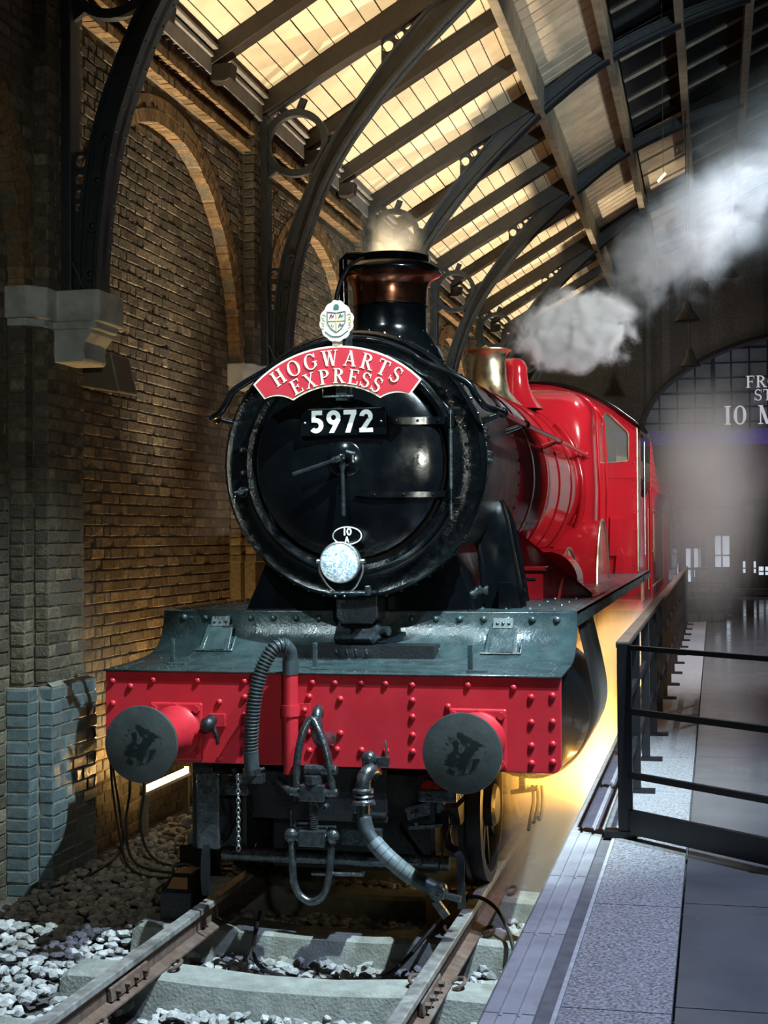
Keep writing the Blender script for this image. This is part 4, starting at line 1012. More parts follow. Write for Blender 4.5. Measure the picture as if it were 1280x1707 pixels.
# headlamp on its bracket
hl = MB().lathe([(.03, .50), (.09, .49), (.115, .455), (.122, .41), (.122, .385), (.116, .382), (.112, .39)], (-.012, 0, 2.002), (0, 1, 0), 40, cap=False).build('headlamp', 'steel', loco, smooth=40)
MB().lathe([(.114, .392), (.10, .384), (.06, .378), (.005, .376)], (-.012, 0, 2.002), (0, 1, 0), 40).build('lens', 'lamp_lens', hl, smooth=40)
for s in (-1, 1):
    m = MB(); m.tube(spline([(-.012 + s * .125, .42, 2.01), (-.012 + s * .132, .42, 1.95), (-.012 + s * .09, .44, 1.87), (-.012 + s * .05, .45, 1.832)], 5), .006, 7)
    m.cyl((-.012 + s * .118, .42, 2.01), (-.012 + s * .145, .42, 2.01), .014, n=10); m.build('lamp_bracket', 'steel', hl, smooth=40)
m = MB(); m.box((-.09, .40, 1.815), (.15, .62, 1.83)); m.box((.135, .40, 1.81), (.165, .44, 1.865)); m.build('lamp_shelf', 'iron_oily', loco, bevel=.003)
m = MB(); m.prism([(-.12, .70, 1.82), (.14, .70, 1.82), (.14, .70, 1.66), (.10, .70, 1.62), (-.08, .70, 1.62), (-.12, .70, 1.66)], (0, .22, 0)); m.build('shelf_support', 'iron_dark', loco, bevel=.01)
rivets_on([(-.045, .41, 1.805), (.01, .41, 1.805)], (0, -1, 0), .008, .01, 'steel', loco, 'shelf_stud', 6)
# top lamp iron behind the headboard
m = MB(); m.tube([(-.13, .47, 3.04), (-.13, .47, 2.985), (.06, .47, 2.985), (.06, .47, 3.06)], .008, 8); m.box((-.05, .47, 2.96), (.02, .60, 3.40)); m.build('headboard_bracket', 'iron_oily', loco)
# saddle and lower smokebox casing
m = MB()
m.prism([(-.78, .95, 1.69), (.70, .95, 1.69), (.58, .95, 2.05), (.48, .95, 2.2), (-.50, .95, 2.2), (-.62, .95, 2.05)], (0, 1.3, 0)); m.build('saddle', 'loco_black', loco, bevel=.01)
# outside steam pipe with bolted cover
m = MB(); sec = []
for (x0, x1, ya, yb, z) in ((.70, .93, 1.30, 1.62, 1.69), (.69, .90, 1.33, 1.62, 1.85), (.66, .86, 1.36, 1.62, 2.05), (.62, .82, 1.40, 1.64, 2.25), (.58, .785, 1.46, 1.66, 2.36), (.60, .72, 1.50, 1.64, 2.42)):
    sec.append([(x0, ya, z), ((x0 + x1) / 2, ya - .015, z), (x1, ya, z), (x1 + .012, (ya + yb) / 2, z), (x1, yb, z), (x0, yb, z), (x0, ya, z)])
m.grid(sec); m.build('steam_pipe', 'loco_black', loco, smooth=45)
m = MB(); m.tube(spline([(.69, 1.32, 1.72), (.68, 1.35, 1.95), (.63, 1.40, 2.2), (.61, 1.45, 2.34), (.66, 1.52, 2.43), (.72, 1.60, 2.42), (.80, 1.64, 2.30), (.86, 1.64, 2.1), (.92, 1.64, 1.72)], 5), .022, 8); m.build('steam_pipe_flange', 'loco_black', loco, smooth=45)
rivets_on([(.935, 1.46, z) for z in (1.74, 1.80, 1.86)], (1, 0, .1), .014, .012, 'loco_black', loco, 'pipe_bolt', 6)
MB().box((.80, 1.20, 1.69), (.88, 1.30, 1.86)).build('pipe_bracket', 'loco_black', loco, bevel=.006)
m = MB(); 
for x in (.56, .60, .66): m.cyl((x, 1.35, 1.80), (x + .06, 1.35, 1.80), .035 + .01 * (x > .6), n=12)
m.cyl((.45, 1.35, 1.75), (.78, 1.35, 1.75), .02, n=10); m.build('valve_spindle', 'iron_oily', loco, smooth=40)
# ---- chimney
ch = MB().lathe([(.36, 3.33), (.345, 3.40), (.30, 3.46), (.262, 3.52), (.25, 3.56), (.247, 3.70)], (.012, 1.68, 0), (0, 0, 1), 64, cap=False).build('chimney', 'loco_black', loco, smooth=50)
MB().lathe([(.249, 3.70), (.25, 3.76), (.253, 3.82), (.265, 3.855), (.295, 3.885), (.335, 3.903), (.343, 3.908)], (.012, 1.68, 0), (0, 0, 1), 64, cap=False).build('chimney_band', 'copper', loco, smooth=50)
MB().lathe([(.343, 3.904), (.351, 3.912), (.350, 3.925), (.338, 3.945), (.305, 3.972), (.276, 3.988), (.272, 4.03), (.262, 4.035), (.23, 4.03), (.225, 3.9)], (.012, 1.68, 0), (0, 0, 1), 64, cap=False).build('chimney_lip', 'loco_black', loco, smooth=40)
MB().tube([(.012 + .25 * math.cos(2 * PI * i / 40), 1.68 + .25 * math.sin(2 * PI * i / 40), 3.70) for i in range(40)], .006, 6, closed=True).build('chimney_bead', 'loco_black', loco)
spot('chimney_puff_fill', (.012, 1.68, 3.85), (.012, 1.68, 5), 45, (1.0, .80, .50), 80, .6, .08)  # added unseen light inside the chimney to make the puff glow
# ---- boiler barrel
def ringsec(y, r, cz, n=64): return [(r * math.cos(2 * PI * i / n), y, cz + r * math.sin(2 * PI * i / n)) for i in range(n + 1)]
m = MB(); m.grid([ringsec(y, r, cz) for y, r, cz in ((2.28, .775, 2.595), (2.3, .79, 2.595), (4.2, .81, 2.60), (6.0, .85, 2.62), (7.2, .88, 2.64))]); m.build('boiler', 'loco_red', loco, smooth=50)
for y, r, cz in ((3.05, .80, 2.597), (3.9, .809, 2.60), (4.75, .823, 2.605), (5.6, .842, 2.613), (6.45, .862, 2.626)):
    m = MB(); m.grid([ringsec(y - .03, r, cz), ringsec(y - .028, r + .008, cz), ringsec(y + .028, r + .009, cz), ringsec(y + .03, r, cz)]); m.build('boiler_band', 'loco_red', loco, smooth=40)
# Belpaire firebox
def fbsec(y, hw, top, bot, rc, n=8, low=.0):
    pts = []; cz = 2.62
    right = [(hw - low, bot), (hw + .02, cz - .35), (hw + .03, cz), (hw, top - rc)]
    for p in right: pts.append(p)
    for i in range(1, n + 1):
        a = (PI / 2) * i / n; pts.append((hw - rc + rc * math.cos(a), top - rc + rc * math.sin(a)))
    full = [(x, y, z) for x, z in pts] + [(0, y, top + .03)] + [(-x, y, z) for x, z in reversed(pts)]
    return full
secs = [fbsec(6.72, .80, 3.36, 1.9, .55), fbsec(6.78, .86, 3.50, 1.85, .42), fbsec(6.9, .90, 3.60, 1.8, .34), fbsec(7.1, .915, 3.65, 1.75, .30), fbsec(8.2, .92, 3.63, 1.7, .30), fbsec(9.32, .90, 3.58, 1.7, .30)]
m = MB(); m.grid(secs); m.f.append(tuple(range(len(secs[0])))); m.build('firebox', 'loco_red', loco, smooth=50)
for y in (7.5, 8.5): m = MB(); s0 = [Vector(p) for p in fbsec(y, .93, 3.655, 1.7, .30)]; m.tube(s0, .014, 6); m.build('firebox_band', 'loco_red', loco, smooth=50)
# safety valve bonnet and the casing beside it
MB().lathe([(.36, 3.36), (.28, 3.44), (.205, 3.53), (.175, 3.64), (.165, 3.80), (.172, 3.88), (.20, 3.915), (.222, 3.925), (.222, 3.935), (.19, 3.94), (.16, 3.92), (.15, 3.8)], (.03, 5.85, 0), (0, 0, 1), 48, cap=False).build('safety_valve_cover', 'brass', loco, smooth=50)
m = MB(); rows_ = []
for z, rx, ry, ox in ((3.40, .30, .24, 0), (3.50, .22, .19, 0), (3.62, .15, .15, .01), (3.74, .125, .13, .015), (3.82, .13, .13, .01), (3.88, .11, .11, .0), (3.905, .06, .06, 0), (3.91, .005, .005, 0)):
    rows_.append([(.20 + ox + rx * math.cos(2 * PI * i / 28), 6.35 + ry * math.sin(2 * PI * i / 28), z) for i in range(29)])
m.grid(rows_); m.build('top_feed_cover', 'loco_red', loco, smooth=60)
m = MB(); m.tube(spline([(.62, 6.3, 3.25), (.78, 6.3, 3.02), (.87, 6.3, 2.7), (.85, 6.3, 2.35), (.75, 6.25, 2.05)], 6), .035, 10); m.build('feed_pipe', 'loco_red', loco, smooth=50)
# handrails
HX = .885
hr = [(.885, 9.28, 2.96), (.89, 5, 2.94), (HX, 2.0, 2.905), (HX, .95, 2.90), (.87, .72, 2.90), (.82, .62, 2.915), (.765, .60, 2.985), (.70, .605, 3.07)]
arcp = [(SX + .755 * math.cos(a), .612, SZ + .755 * math.sin(a)) for a in [math.radians(d) for d in range(46, 135, 6)]]
hl_ = [(-.71, .605, 3.07), (-.775, .60, 2.985), (-.83, .62, 2.92), (-.90, .68, 2.90), (-.93, .80, 2.905), (-.93, 2.2, 2.905)]
MB().tube(spline(hr[3:] + arcp[1:-1] + hl_, 4), .021, 12).build('handrail_front', 'loco_black', loco, smooth=50)
MB().tube(spline(hr[:4], 8), .019, 12).build('handrail_side', 'loco_red', loco, smooth=50)
for (y, z, mat) in ((.90, 2.90, 'loco_black'), (1.95, 2.905, 'loco_black'), (4.1, 2.932, 'loco_red'), (6.6, 2.95, 'loco_red'), (9.2, 2.96, 'loco_red')):
    m = MB(); m.sphere((HX, y, z), .033, 12, 8); m.cyl((HX, y, z), (.745, y, z - .05), .016, .024, n=10); m.build('handrail_knob', mat, loco, smooth=50)
m = MB(); m.sphere((-.93, .85, 2.905), .033, 12, 8); m.cyl((-.93, .85, 2.905), (-.76, .88, 2.86), .016, .024, n=10); m.build('handrail_knob', 'loco_black', loco, smooth=50)
# pipe beside the chimney (vacuum ejector exhaust)
m = MB(); m.tube([(-.26, 1.5, 3.28), (-.27, 1.5, 4.0), (-.24, 1.5, 4.03), (-.05, 1.55, 4.03)], .028, 12); m.build('ejector_pipe', 'loco_black', loco, smooth=45)
MB().tube(spline([(-.30, 1.45, 3.25), (-.30, 1.42, 3.7), (-.22, 1.42, 3.92), (-.10, 1.45, 4.0)], 5), .016, 8).build('ejector_wire', 'iron_dark', loco)
# ---- splashers, driving wheels, red side plates
MB().prism([(.45, 2.95, 1.69), (1.25, 2.95, 1.69), (1.23, 2.95, 1.72), (.75, 2.95, 2.12), (.60, 2.95, 2.24), (.45, 2.95, 2.3)], (0, .03, 0)).build('motion_plate', 'loco_red', loco, bevel=.004)
MB().tube([(1.24, 2.945, 1.71), (.75, 2.945, 2.125), (.60, 2.945, 2.245)], .012, 6).build('motion_plate_edge', 'loco_red', loco)
m = MB(); m.box((.50, 2.50, 1.69), (.93, 2.94, 1.90)); m.box((.50, 2.48, 1.90), (.95, 2.94, 1.93)); mbk = m.build('motion_bracket', 'loco_red', loco, bevel=.006)
MB().box((.78, 2.492, 1.835), (.88, 2.5, 1.85)).build('slot', 'iron_dark', mbk)
MB().prism([(1.02, 2.6, 1.69), (1.02, 2.98, 1.69), (1.02, 2.98, 1.88)], (.02, 0, 0)).build('gusset', 'loco_red', loco)
DW = [(4.6, .28), (6.75, .50), (9.05, .36)]
for SXp, y, tp, R_ in ((.90, 4.55, 2.04, .98), (1.03, 6.6, 2.30, .80)):
    cz = tp - R_; a0 = math.asin((1.69 - cz) / R_)
    face = [(SXp, y + R_ * math.cos(a), cz + R_ * math.sin(a)) for a in [a0 + (PI - 2 * a0) * i / 20 for i in range(21)]]
    sp = MB(); sp.prism(face, (.012, 0, 0)); so = sp.build('splasher', 'loco_red', loco)
    top = MB(); top.grid([[p for p in face], [(.62, p[1], p[2]) for p in face]]); top.build('splasher_top', 'loco_red', so, smooth=50)
    MB().tube([(SXp + .014, p[1], p[2]) for p in face], .014, 6).build('bead', 'brass', so, smooth=50)
sbx = [(.62 + .20 + .24 * math.cos(a), 3.75, 1.78 + .24 * math.sin(a)) for a in [PI * i / 16 for i in range(17)]]
MB().prism([(1.06, 3.75, 1.69)] + sbx + [(.58, 3.75, 1.69)], (0, .5, 0)).build('sand_box', 'loco_red', loco, smooth=40)
MB().tube([(.86 + .12 * math.cos(a), 3.742, 1.70 + .19 * math.sin(a)) for a in [PI * i / 14 for i in range(15)]], .011, 6).build('sand_box_bead', 'brass', loco, smooth=50)
MB().prism([(.86 + .11 * math.cos(a), 3.748, 1.70 + .18 * math.sin(a)) for a in [PI * i / 14 for i in range(15)]], (0, -.004, 0)).build('sand_box_opening', 'iron_dark', loco)
def wheel(X, Y, R_, s, nsp, owner, name='wheel', mt='iron_dark'):
    m = MB(); m.lathe([(R_ + .028, -.045), (R_ + .028, -.015), (R_, 0), (R_, .085), (R_ - .06, .09), (R_ - .06, -.03), (R_ - .02, -.045)], (X, Y, RZ + R_), (s, 0, 0), 56, cap=False)
    wo = m.build(name, mt, owner, smooth=35)
    m = MB(); m.lathe([(.03, -.06), (.13, -.05), (.13, .10), (.11, .12), (.02, .125)], (X, Y, RZ + R_), (s, 0, 0), 28); m.build('hub', mt, wo, smooth=35)
    m = MB()
    for i in range(nsp):
        a = 2 * PI * i / nsp; d = Vector((0, math.cos(a), math.sin(a))); c = Vector((X + s * .03, Y, RZ + R_)); m.bar(c + d * .11, c + d * (R_ - .05), .05, .035, (1, 0, 0))
    m.build('spokes', mt, wo); return wo
for s in (-1, 1):
    for y in (.98, 3.1): wheel(s * .70, y, .457, s, 10, loco, 'bogie_wheel')
    for y in (4.6, 6.75, 9.05): wheel(s * .70, y, .914, s, 20, loco, 'driving_wheel')
for y in (.98, 3.1): MB().cyl((-.72, y, RZ + .457), (.72, y, RZ + .457), .075, n=18).build('axle', 'iron_dark', loco, smooth=40)
MB().lathe([(.40, 0), (.40, .02), (.36, .022)], (.795, .98, RZ + .457), (1, 0, 0), 48, cap=False)
# bogie frame, guard irons, stretchers
m = MB()
for s in (-1, 1): m.box((s * .56 - .015, .25, .33), (s * .56 + .015, 3.6, .80)); m.box((s * .58 - .07, .78, .55), (s * .58 + .07, 1.18, .84))
m.box((-.55, .35, .50), (.55, .39, .78)); m.build('bogie_frame', 'iron_dark', loco, bevel=.006)
m = MB(); m.tube([(-.68, .22, .315), (.66, .22, .315)], .042, 14); go = m.build('front_stretcher', 'iron_oily', loco, smooth=45)
for s in (-1, 1):
    m = MB(); m.tube(spline([(s * .62, .30, .60), (s * .66, .20, .42), (s * .735, .12, .38), (s * .745, .10, .22), (s * .745, .12, .10)], 4), .03, 4); m.build('guard_iron', 'iron_dark', loco)
for X in (-.62, .60):
    m = MB(); m.box((X - .11, .18, .66), (X + .11, .46, .73)); m.prism([(X - .11, .18, .73), (X + .11, .18, .73), (X + .09, .22, .77), (X - .09, .22, .77)], (0, .2, 0)); m.cyl((X, .30, .77), (X, .30, .80), .035, n=6)
    m.build('spring_hanger', 'iron_oily', loco, bevel=.006)
for xa, xb in ((-.70, -.54), (.50, .70)):
    m = MB()
    for i in range(7): m.box((xa, .28 + .012 * i, .60 - .016 * i), (xb, .60 - .012 * i, .617 - .016 * i))
    m.build('leaf_spring', 'iron_dark', loco)
m = MB(); m.bar((.24, .35, .60), (.52, .22, .30), .03, .09, (0, 1, 0)); m.bar((.40, .30, .57), (.62, .30, .63), .05, .07); m.bar((.42, .25, .50), (.62, .25, .52), .03, .02)
for q in ((.45, .24, .58), (.47, .24, .53)): m.dome(q, (0, -1, 0), .018, .015, 8, 2)
m.build('brake_linkage', 'iron_oily', loco)
m = MB(); m.box((-.97, .48, .28), (-.60, .52, .86)); m.box((-.90, .30, .42), (-.77, .34, .86)); m.build('left_step_plate', 'iron_dark', loco, bevel=.006)
MB().prism([(-.80, .10, .36), (-.66, .10, .36), (-.66, .10, .80), (-.80, .10, .80)], (0, .03, 0)).build('brake_block_plate', 'iron_oily', loco, bevel=.01)
MB().box((-.5, .62, .16), (.5, 3.5, 1.5)).build('under_engine_light_block', 'iron_dark', loco)  # hidden solid mass, lowered to stop lamp light passing under the engine
# ---- vacuum pipe and hose on the beam
m = MB(); m.tube([(-.175, -.075, 1.40), (-.175, -.075, .84)], .042, 18); m.build('vacuum_pipe', 'beam_red', loco, smooth=45)
m = MB(); m.box((-.235, -.04, 1.155), (-.075, -.02, 1.225)); m.cyl((-.175, -.075, 1.16), (-.175, -.075, 1.22), .050, n=20); pc = m.build('pipe_clamp', 'beam_red', loco, smooth=30)
rivets_on([(-.105, -.04, 1.19), (-.225, -.04, 1.19)], (0, -1, 0), .018, .02, 'beam_red', pc, 'bolt', 6)
MB().cyl((-.175, -.075, 1.39), (-.175, -.075, 1.47), .046, n=18).build('pipe_collar', 'rubber', loco, smooth=40)
hp = spline([(-.175, -.075, 1.46), (-.178, -.09, 1.52), (-.205, -.13, 1.555), (-.25, -.17, 1.53), (-.30, -.20, 1.43), (-.335, -.21, 1.30), (-.36, -.20, 1.15), (-.375, -.18, 1.02), (-.375, -.17, .93), (-.372, -.165, .86)], 10)
hp = resample(hp, 180)
rr = [(.043 if (i // 2) % 2 == 0 else .035) if 22 < i < 158 else .042 for i in range(181)]
MB().tube(hp, rr, 16).build('vacuum_hose', 'rubber', loco, smooth=25)
m = MB(); m.cyl((-.372, -.165, .88), (-.372, -.165, .845), .052, n=18); m.box((-.43, -.20, .80), (-.31, -.12, .845)); m.cyl((-.46, -.17, .83), (-.43, -.17, .83), .02, n=8); m.cyl((-.33, -.165, .87), (-.30, -.165, .88), .008, n=6); m.build('hose_coupling', 'iron_oily', loco, smooth=30)
m = MB()
for i in range(16):
    c = Vector((-.445, -.19, .83 - i * .026)); m.tube([c + Vector((.010 * math.cos(a) * (i % 2), .010 * math.cos(a) * (1 - i % 2), .018 * math.sin(a))) for a in [2 * PI * k / 8 for k in range(8)]], .0035, 5, closed=True)
m.build('safety_chain', 'steel', loco)
MB().tube(spline([(-.30, .1, .77), (-.20, .02, .72), (-.10, .02, .715), (0, .05, .73)], 5), .022, 10).build('brake_pipe', 'iron_oily', loco, smooth=45)
# left lamp socket on the beam
m = MB(); m.box((-.68, -.02, 1.08), (-.58, 0, 1.155)); m.build('socket_plate', 'beam_red', loco, bevel=.004)
m = MB(); m.cyl((-.66, -.02, 1.12), (-.66, -.09, 1.10), .035, n=14); m.dome((-.66, -.09, 1.10), (0, -1, -.3), .045, .04, 14); m.tube([(-.64, -.06, 1.10), (-.61, -.07, 1.04), (-.61, -.06, .99)], .012, 7); m.build('jumper_socket', 'iron_dark', loco, smooth=45)
# ---- drawhook and screw coupling
m = MB(); hk = spline([(.02, .0, 1.02), (.02, -.10, 1.03), (.02, -.19, 1.06), (.02, -.24, 1.12), (.02, -.235, 1.19), (.02, -.19, 1.215), (.02, -.165, 1.17)], 5); m.tube(hk, [.05 - .03 * i / 30 for i in range(31)], 12); m.build('drawhook', 'iron_oily', loco, smooth=50)
def link_loop(pts, r, name='shackle'): MB().tube(spline(pts, 5), r, 10).build(name, 'iron_oily', loco, smooth=50)
link_loop([(-.075, -.30, .80), (-.07, -.31, .95), (-.04, -.30, 1.10), (.0, -.27, 1.17), (.05, -.29, 1.10), (.10, -.31, .98), (.125, -.31, .80)], .021)
m = MB(); m.cyl((-.11, -.31, .785), (.155, -.31, .785), .025, n=12); m.box((-.05, -.35, .74), (.09, -.27, .83)); m.cyl((.02, -.31, .83), (.02, -.31, .88), .05, n=14); m.cyl((-.03, -.30, .905), (.15, -.30, .905), .03, n=12); m.build('trunnion', 'iron_oily', loco, bevel=.008)
th = [( .02 + 0, -.31, .74 - i * .003) for i in range(60)]
MB().tube(th, [.026 if i % 4 < 2 else .021 for i in range(60)], 12).build('screw', 'iron_oily', loco, smooth=20)
m = MB(); m.cyl((-.12, -.31, .545), (.15, -.31, .545), .024, n=12); m.box((-.055, -.35, .50), (.09, -.27, .585)); m.sphere((-.105, -.31, .55), .04, 10, 7); m.sphere((.125, -.31, .55), .04, 10, 7); m.build('lower_trunnion', 'iron_oily', loco, bevel=.006)
link_loop([(-.10, -.31, .545), (-.095, -.325, .42), (-.085, -.33, .30), (-.05, -.33, .235), (.01, -.33, .205), (.07, -.33, .235), (.10, -.33, .30), (.115, -.325, .42), (.122, -.31, .545)], .020, 'bottom_shackle')
m = MB(); m.tube([(-.11, -.28, .56), (-.11, -.29, .68), (-.08, -.29, .60), (.14, -.29, .60)], .008, 6); m.bar((.15, -.2, .53), (.36, -.2, .53), .03, .08); m.box((.30, -.24, .52), (.37, -.18, .58)); m.tube([(.0, -.28, .345), (.28, -.26, .345), (.28, -.26, .36)], .012, 6); m.build('coupling_bar', 'iron_oily', loco)
m = MB(); m.box((-.18, -.1, .50), (-.10, .0, .56)); m.bar((-.15, .1, .54), (-.30, .25, .36), .04, .04); m.box((.16, -.02, .60), (.34, .1, .62)); m.box((-.20, .05, .56), (.34, .08, .86)); m.build('draw_gear', 'iron_dark', loco, bevel=.004)
for q in ((.25, -.025, .64), (.20, -.03, .64), (.06, -.2, .69)): MB().dome(q, (0, -1, .2), .02, .025, 8, 2).build('nut', 'iron_oily', loco)
# ---- air brake valve and hose
m = MB(); m.sphere((.285, -.13, .945), .045, 14, 9); m.cyl((.285, -.13, .945), (.285, -.13, .885), .04, n=12); m.cyl((.285, -.13, .945), (.38, -.13, .935), .022, n=10); m.box((.335, -.155, .905), (.40, -.11, .955)); m.build('valve_body', 'iron_oily', loco, smooth=40)
m = MB(); m.tube([(.385, -.14, .94), (.385, -.15, 1.01), (.38, -.15, 1.045)], .008, 8); m.build('valve_lever', 'steel', loco, smooth=40)
m = MB(); m.tube(spline([(.31, -.10, .86), (.30, -.17, .885), (.275, -.21, .85), (.27, -.21, .78)], 5), .042, 14); m.build('elbow', 'iron_oily', loco, smooth=45)
m = MB(); m.lathe([(.045, .80), (.058, .79), (.058, .775), (.05, .77), (.06, .755), (.05, .745), (.066, .73), (.07, .715), (.045, .71)], (.27, -.21, 0), (0, 0, 1), 20); m.build('hose_union', 'iron_oily', loco, smooth=30)
bh = spline([(.27, -.21, .715), (.275, -.22, .64), (.30, -.23, .565), (.37, -.24, .48), (.46, -.24, .40), (.54, -.23, .34), (.61, -.22, .30), (.66, -.21, .275)], 8)
MB().tube(bh, [.036] * 8 + [.042] * (len(bh) - 8), 14).build('brake_hose', 'rubber', loco, smooth=45)
m = MB()
for i in range(20, 41, 3): m.tube([bh[i], bh[i + 1], bh[i + 2], bh[i + 2] + (bh[i + 3] - bh[i + 2]) * .8], .0455, 14)
m.build('hose_wrap', 'hose_wrap', loco, smooth=40)
m = MB(); m.sphere((.68, -.21, .265), .05, 12, 8); m.cyl((.68, -.26, .265), (.68, -.16, .265), .042, n=14); m.annulus((.68, -.268, .265), .012, .03, (0, .01, 0), n=14); m.bar((.70, -.21, .25), (.80, -.22, .23), .03, .03); m.bar((.66, -.2, .21), (.72, -.2, .13), .03, .04); m.build('hose_end', 'iron_oily', loco, smooth=40)
MB().tube([(.66, -.2, .30), (.68, -.18, .40), (.70, -.1, .52), (.72, .0, .62)], .006, 6).build('hose_chain', 'iron_oily', loco)
# ---- cab
CY = 9.32
def zroof(x): return 3.97 - .33 * x * x if abs(x) < 1.0 else 3.64 - (abs(x) - 1.0) * .78
outer = [(-1.245, 1.69), (1.245, 1.69), (1.245, 3.44), (1.15, 3.52), (1.0, 3.635), (.84, 3.735), (.6, 3.85), (.3, 3.94), (0, 3.97), (-.3, 3.94), (-.6, 3.85), (-.84, 3.735), (-1.0, 3.635), (-1.15, 3.52), (-1.245, 3.44)]
win = [(.845, 3.00), (1.135, 3.02), (1.15, 3.04), (1.15, 3.34), (1.13, 3.375), (.93, 3.575), (.89, 3.59), (.85, 3.56)]
bm = bmesh.new()
def loop(pts):
    vs = [bm.verts.new((x, CY, z)) for x, z in pts]; return [bm.edges.new((vs[i], vs[(i + 1) % len(vs)])) for i in range(len(vs))]
ed = loop(outer) + loop(win) + loop([(-x, z) for x, z in win])
bmesh.ops.triangle_fill(bm, edges=ed, use_beauty=True)
m = MB(); bm.verts.index_update(); m.add([v.co for v in bm.verts], [tuple(v.index for v in f.verts) for f in bm.faces]); bm.free()
cab = m.build('cab_front', 'loco_red', loco, solid=.02)
for s in (1, -1):
    MB().tube([(s * x, CY - .014, z) for x, z in win], .011, 6, closed=True).build('window_rim', 'brass', cab)
    MB().prism([(s * x, CY, z) for x, z in win], (0, .006, 0)).build('window_pane', 'cab_glass', cab)
rp_ = [(1.21, CY - .012, 1.8 + .2 * i) for i in range(9)] + [(.87, CY - .012, 2.86), (1.02, CY - .012, 2.86), (1.16, CY - .012, 2.86)] + [(1.0, CY - .012, 3.56), (1.1, CY - .012, 3.48), (.72, CY - .012, 3.72), (1.16, CY - .012, 3.2), (1.16, CY - .012, 3.05)]
rivets_on(rp_, (0, -1, 0), .013, .011, 'loco_red', cab)
MB().box((.80, CY - .022, 2.82), (1.245, CY - .010, 2.90)).build('front_strap', 'loco_red', cab)
m = MB(); m.grid([[(x, yy, zroof(x) + .015) for yy in (CY - .10, CY + .9, CY + 1.95)] for x in [-1.34 + 2.68 * i / 24 for i in range(25)]]); m.build('cab_roof', 'loco_black', loco, smooth=50, solid=.03)
for s in (1, -1):
    m = MB(); m.box((s * 1.235, CY, 1.69), (s * 1.255, CY + .75, 3.42)); m.box((s * 1.235, CY + .75, 1.69), (s * 1.255, CY + 1.7, 2.62)); m.build('cab_side', 'loco_red', loco)
    MB().tube([(s * 1.25, CY - .005, 1.72), (s * 1.25, CY - .005, 3.42)], .014, 8).build('cab_beading', 'brass', loco, smooth=50)
MB().tube([(1.29, CY + .9, 1.9), (1.29, CY + .9, 3.3)], .014, 8).build('cab_handrail', 'steel', loco, smooth=50)
m = MB(); m.box((-1.2, CY + 1.6, 1.69), (1.2, CY + 1.66, 2.4)); m.box((-1.0, CY + .03, 1.8), (1.0, CY + .10, 3.3)); m.build('backhead', 'iron_dark', loco)
m = MB()
for y in (9.1,):
    face = [(1.10, CY - .02 , 0)]
m = MB(); m.prism([(.98, CY - .06, 1.69), (1.10, CY - .06, 1.69), (1.09, CY - .06, 1.93), (1.05, CY - .06, 2.0), (1.0, CY - .06, 1.95)], (0, .05, 0)); m.build('cab_splasher', 'loco_red', loco, bevel=.006)
m = MB(); m.prism([(.92, CY - .08, 1.9), (1.02, CY - .08, 1.9), (1.06, CY - .08, 2.36), (.93, CY - .08, 2.36)], (0, .07, 0)); m.build('cab_bracket', 'loco_red', loco, bevel=.006)
m = MB(); m.box((BW - .03, CY - .15, 1.38), (BW, CY + .05, 1.66)); m.build('cab_step', 'brass', loco, bevel=.004)
m = MB(); m.cyl((.88, 7.1, 2.08), (.98, 7.0, 2.05), .09, n=18); m.cyl((.90, 7.05, 1.95), (1.0, 6.95, 1.9), .05, n=14); m.build('injector_valve', 'loco_red', loco, smooth=40)
# ================================================================== HEADBOARD
HB = thing('headboard_sign', (-.035, .42, 2.97), 'curved red headboard with cream serif letters on the engine front', 'sign')
HC = (-.035, 2.556); HY = .425
def polar(r, deg): a = math.radians(deg); return (HC[0] + r * math.sin(a), HC[1] + r * math.cos(a))
def board_outline(off):
    ro, ri = .724 - off, .487 + off; o_a = 45.2 - off * 75; i_a = 33.0 - off * 60
    pts = [polar(ro, -o_a + 2 * o_a * i / 30) for i in range(31)]
    tip = polar(ro, o_a); low = polar(.600 + off * .5, 47.0 - off * 110); inn = polar(ri, i_a)
    def side(s):
        l = polar(.612 + off * .2, s * (46.5 - off * 95)); n_ = polar(ri, s * i_a)
        mid = ((l[0] + n_[0]) / 2, (l[1] + n_[1]) / 2 + .045); out = []
        for i in range(7):
            t = i / 6; out.append(((1 - t) ** 2 * l[0] + 2 * t * (1 - t) * mid[0] + t * t * n_[0], (1 - t) ** 2 * l[1] + 2 * t * (1 - t) * mid[1] + t * t * n_[1]))
        return out
    pts += side(1)
    pts += [polar(ri, i_a - 2 * i_a * i / 22) for i in range(1, 22)]
    pts += list(reversed(side(-1)))
    return pts
def poly_mesh(pts, y, th):
    """concave outline filled and given thickness"""
    bm = bmesh.new(); vs = [bm.verts.new((x, y, z)) for x, z in pts]; f = bm.faces.new(vs); bmesh.ops.triangulate(bm, faces=[f])
    r = bmesh.ops.extrude_face_region(bm, geom=bm.faces[:]); bmesh.ops.translate(bm, verts=[e for e in r['geom'] if isinstance(e, bmesh.types.BMVert)], vec=(0, -th, 0))
    bm.verts.index_update(); m = MB(); m.add([v.co for v in bm.verts], [tuple(v.index for v in f.verts) for f in bm.faces]); bm.free(); return m
poly_mesh(board_outline(0), HY + .012, .012).build('board_edge', 'sign_cream', HB)
poly_mesh(board_outline(.011), HY, .003).build('panel', 'sign_red', HB)
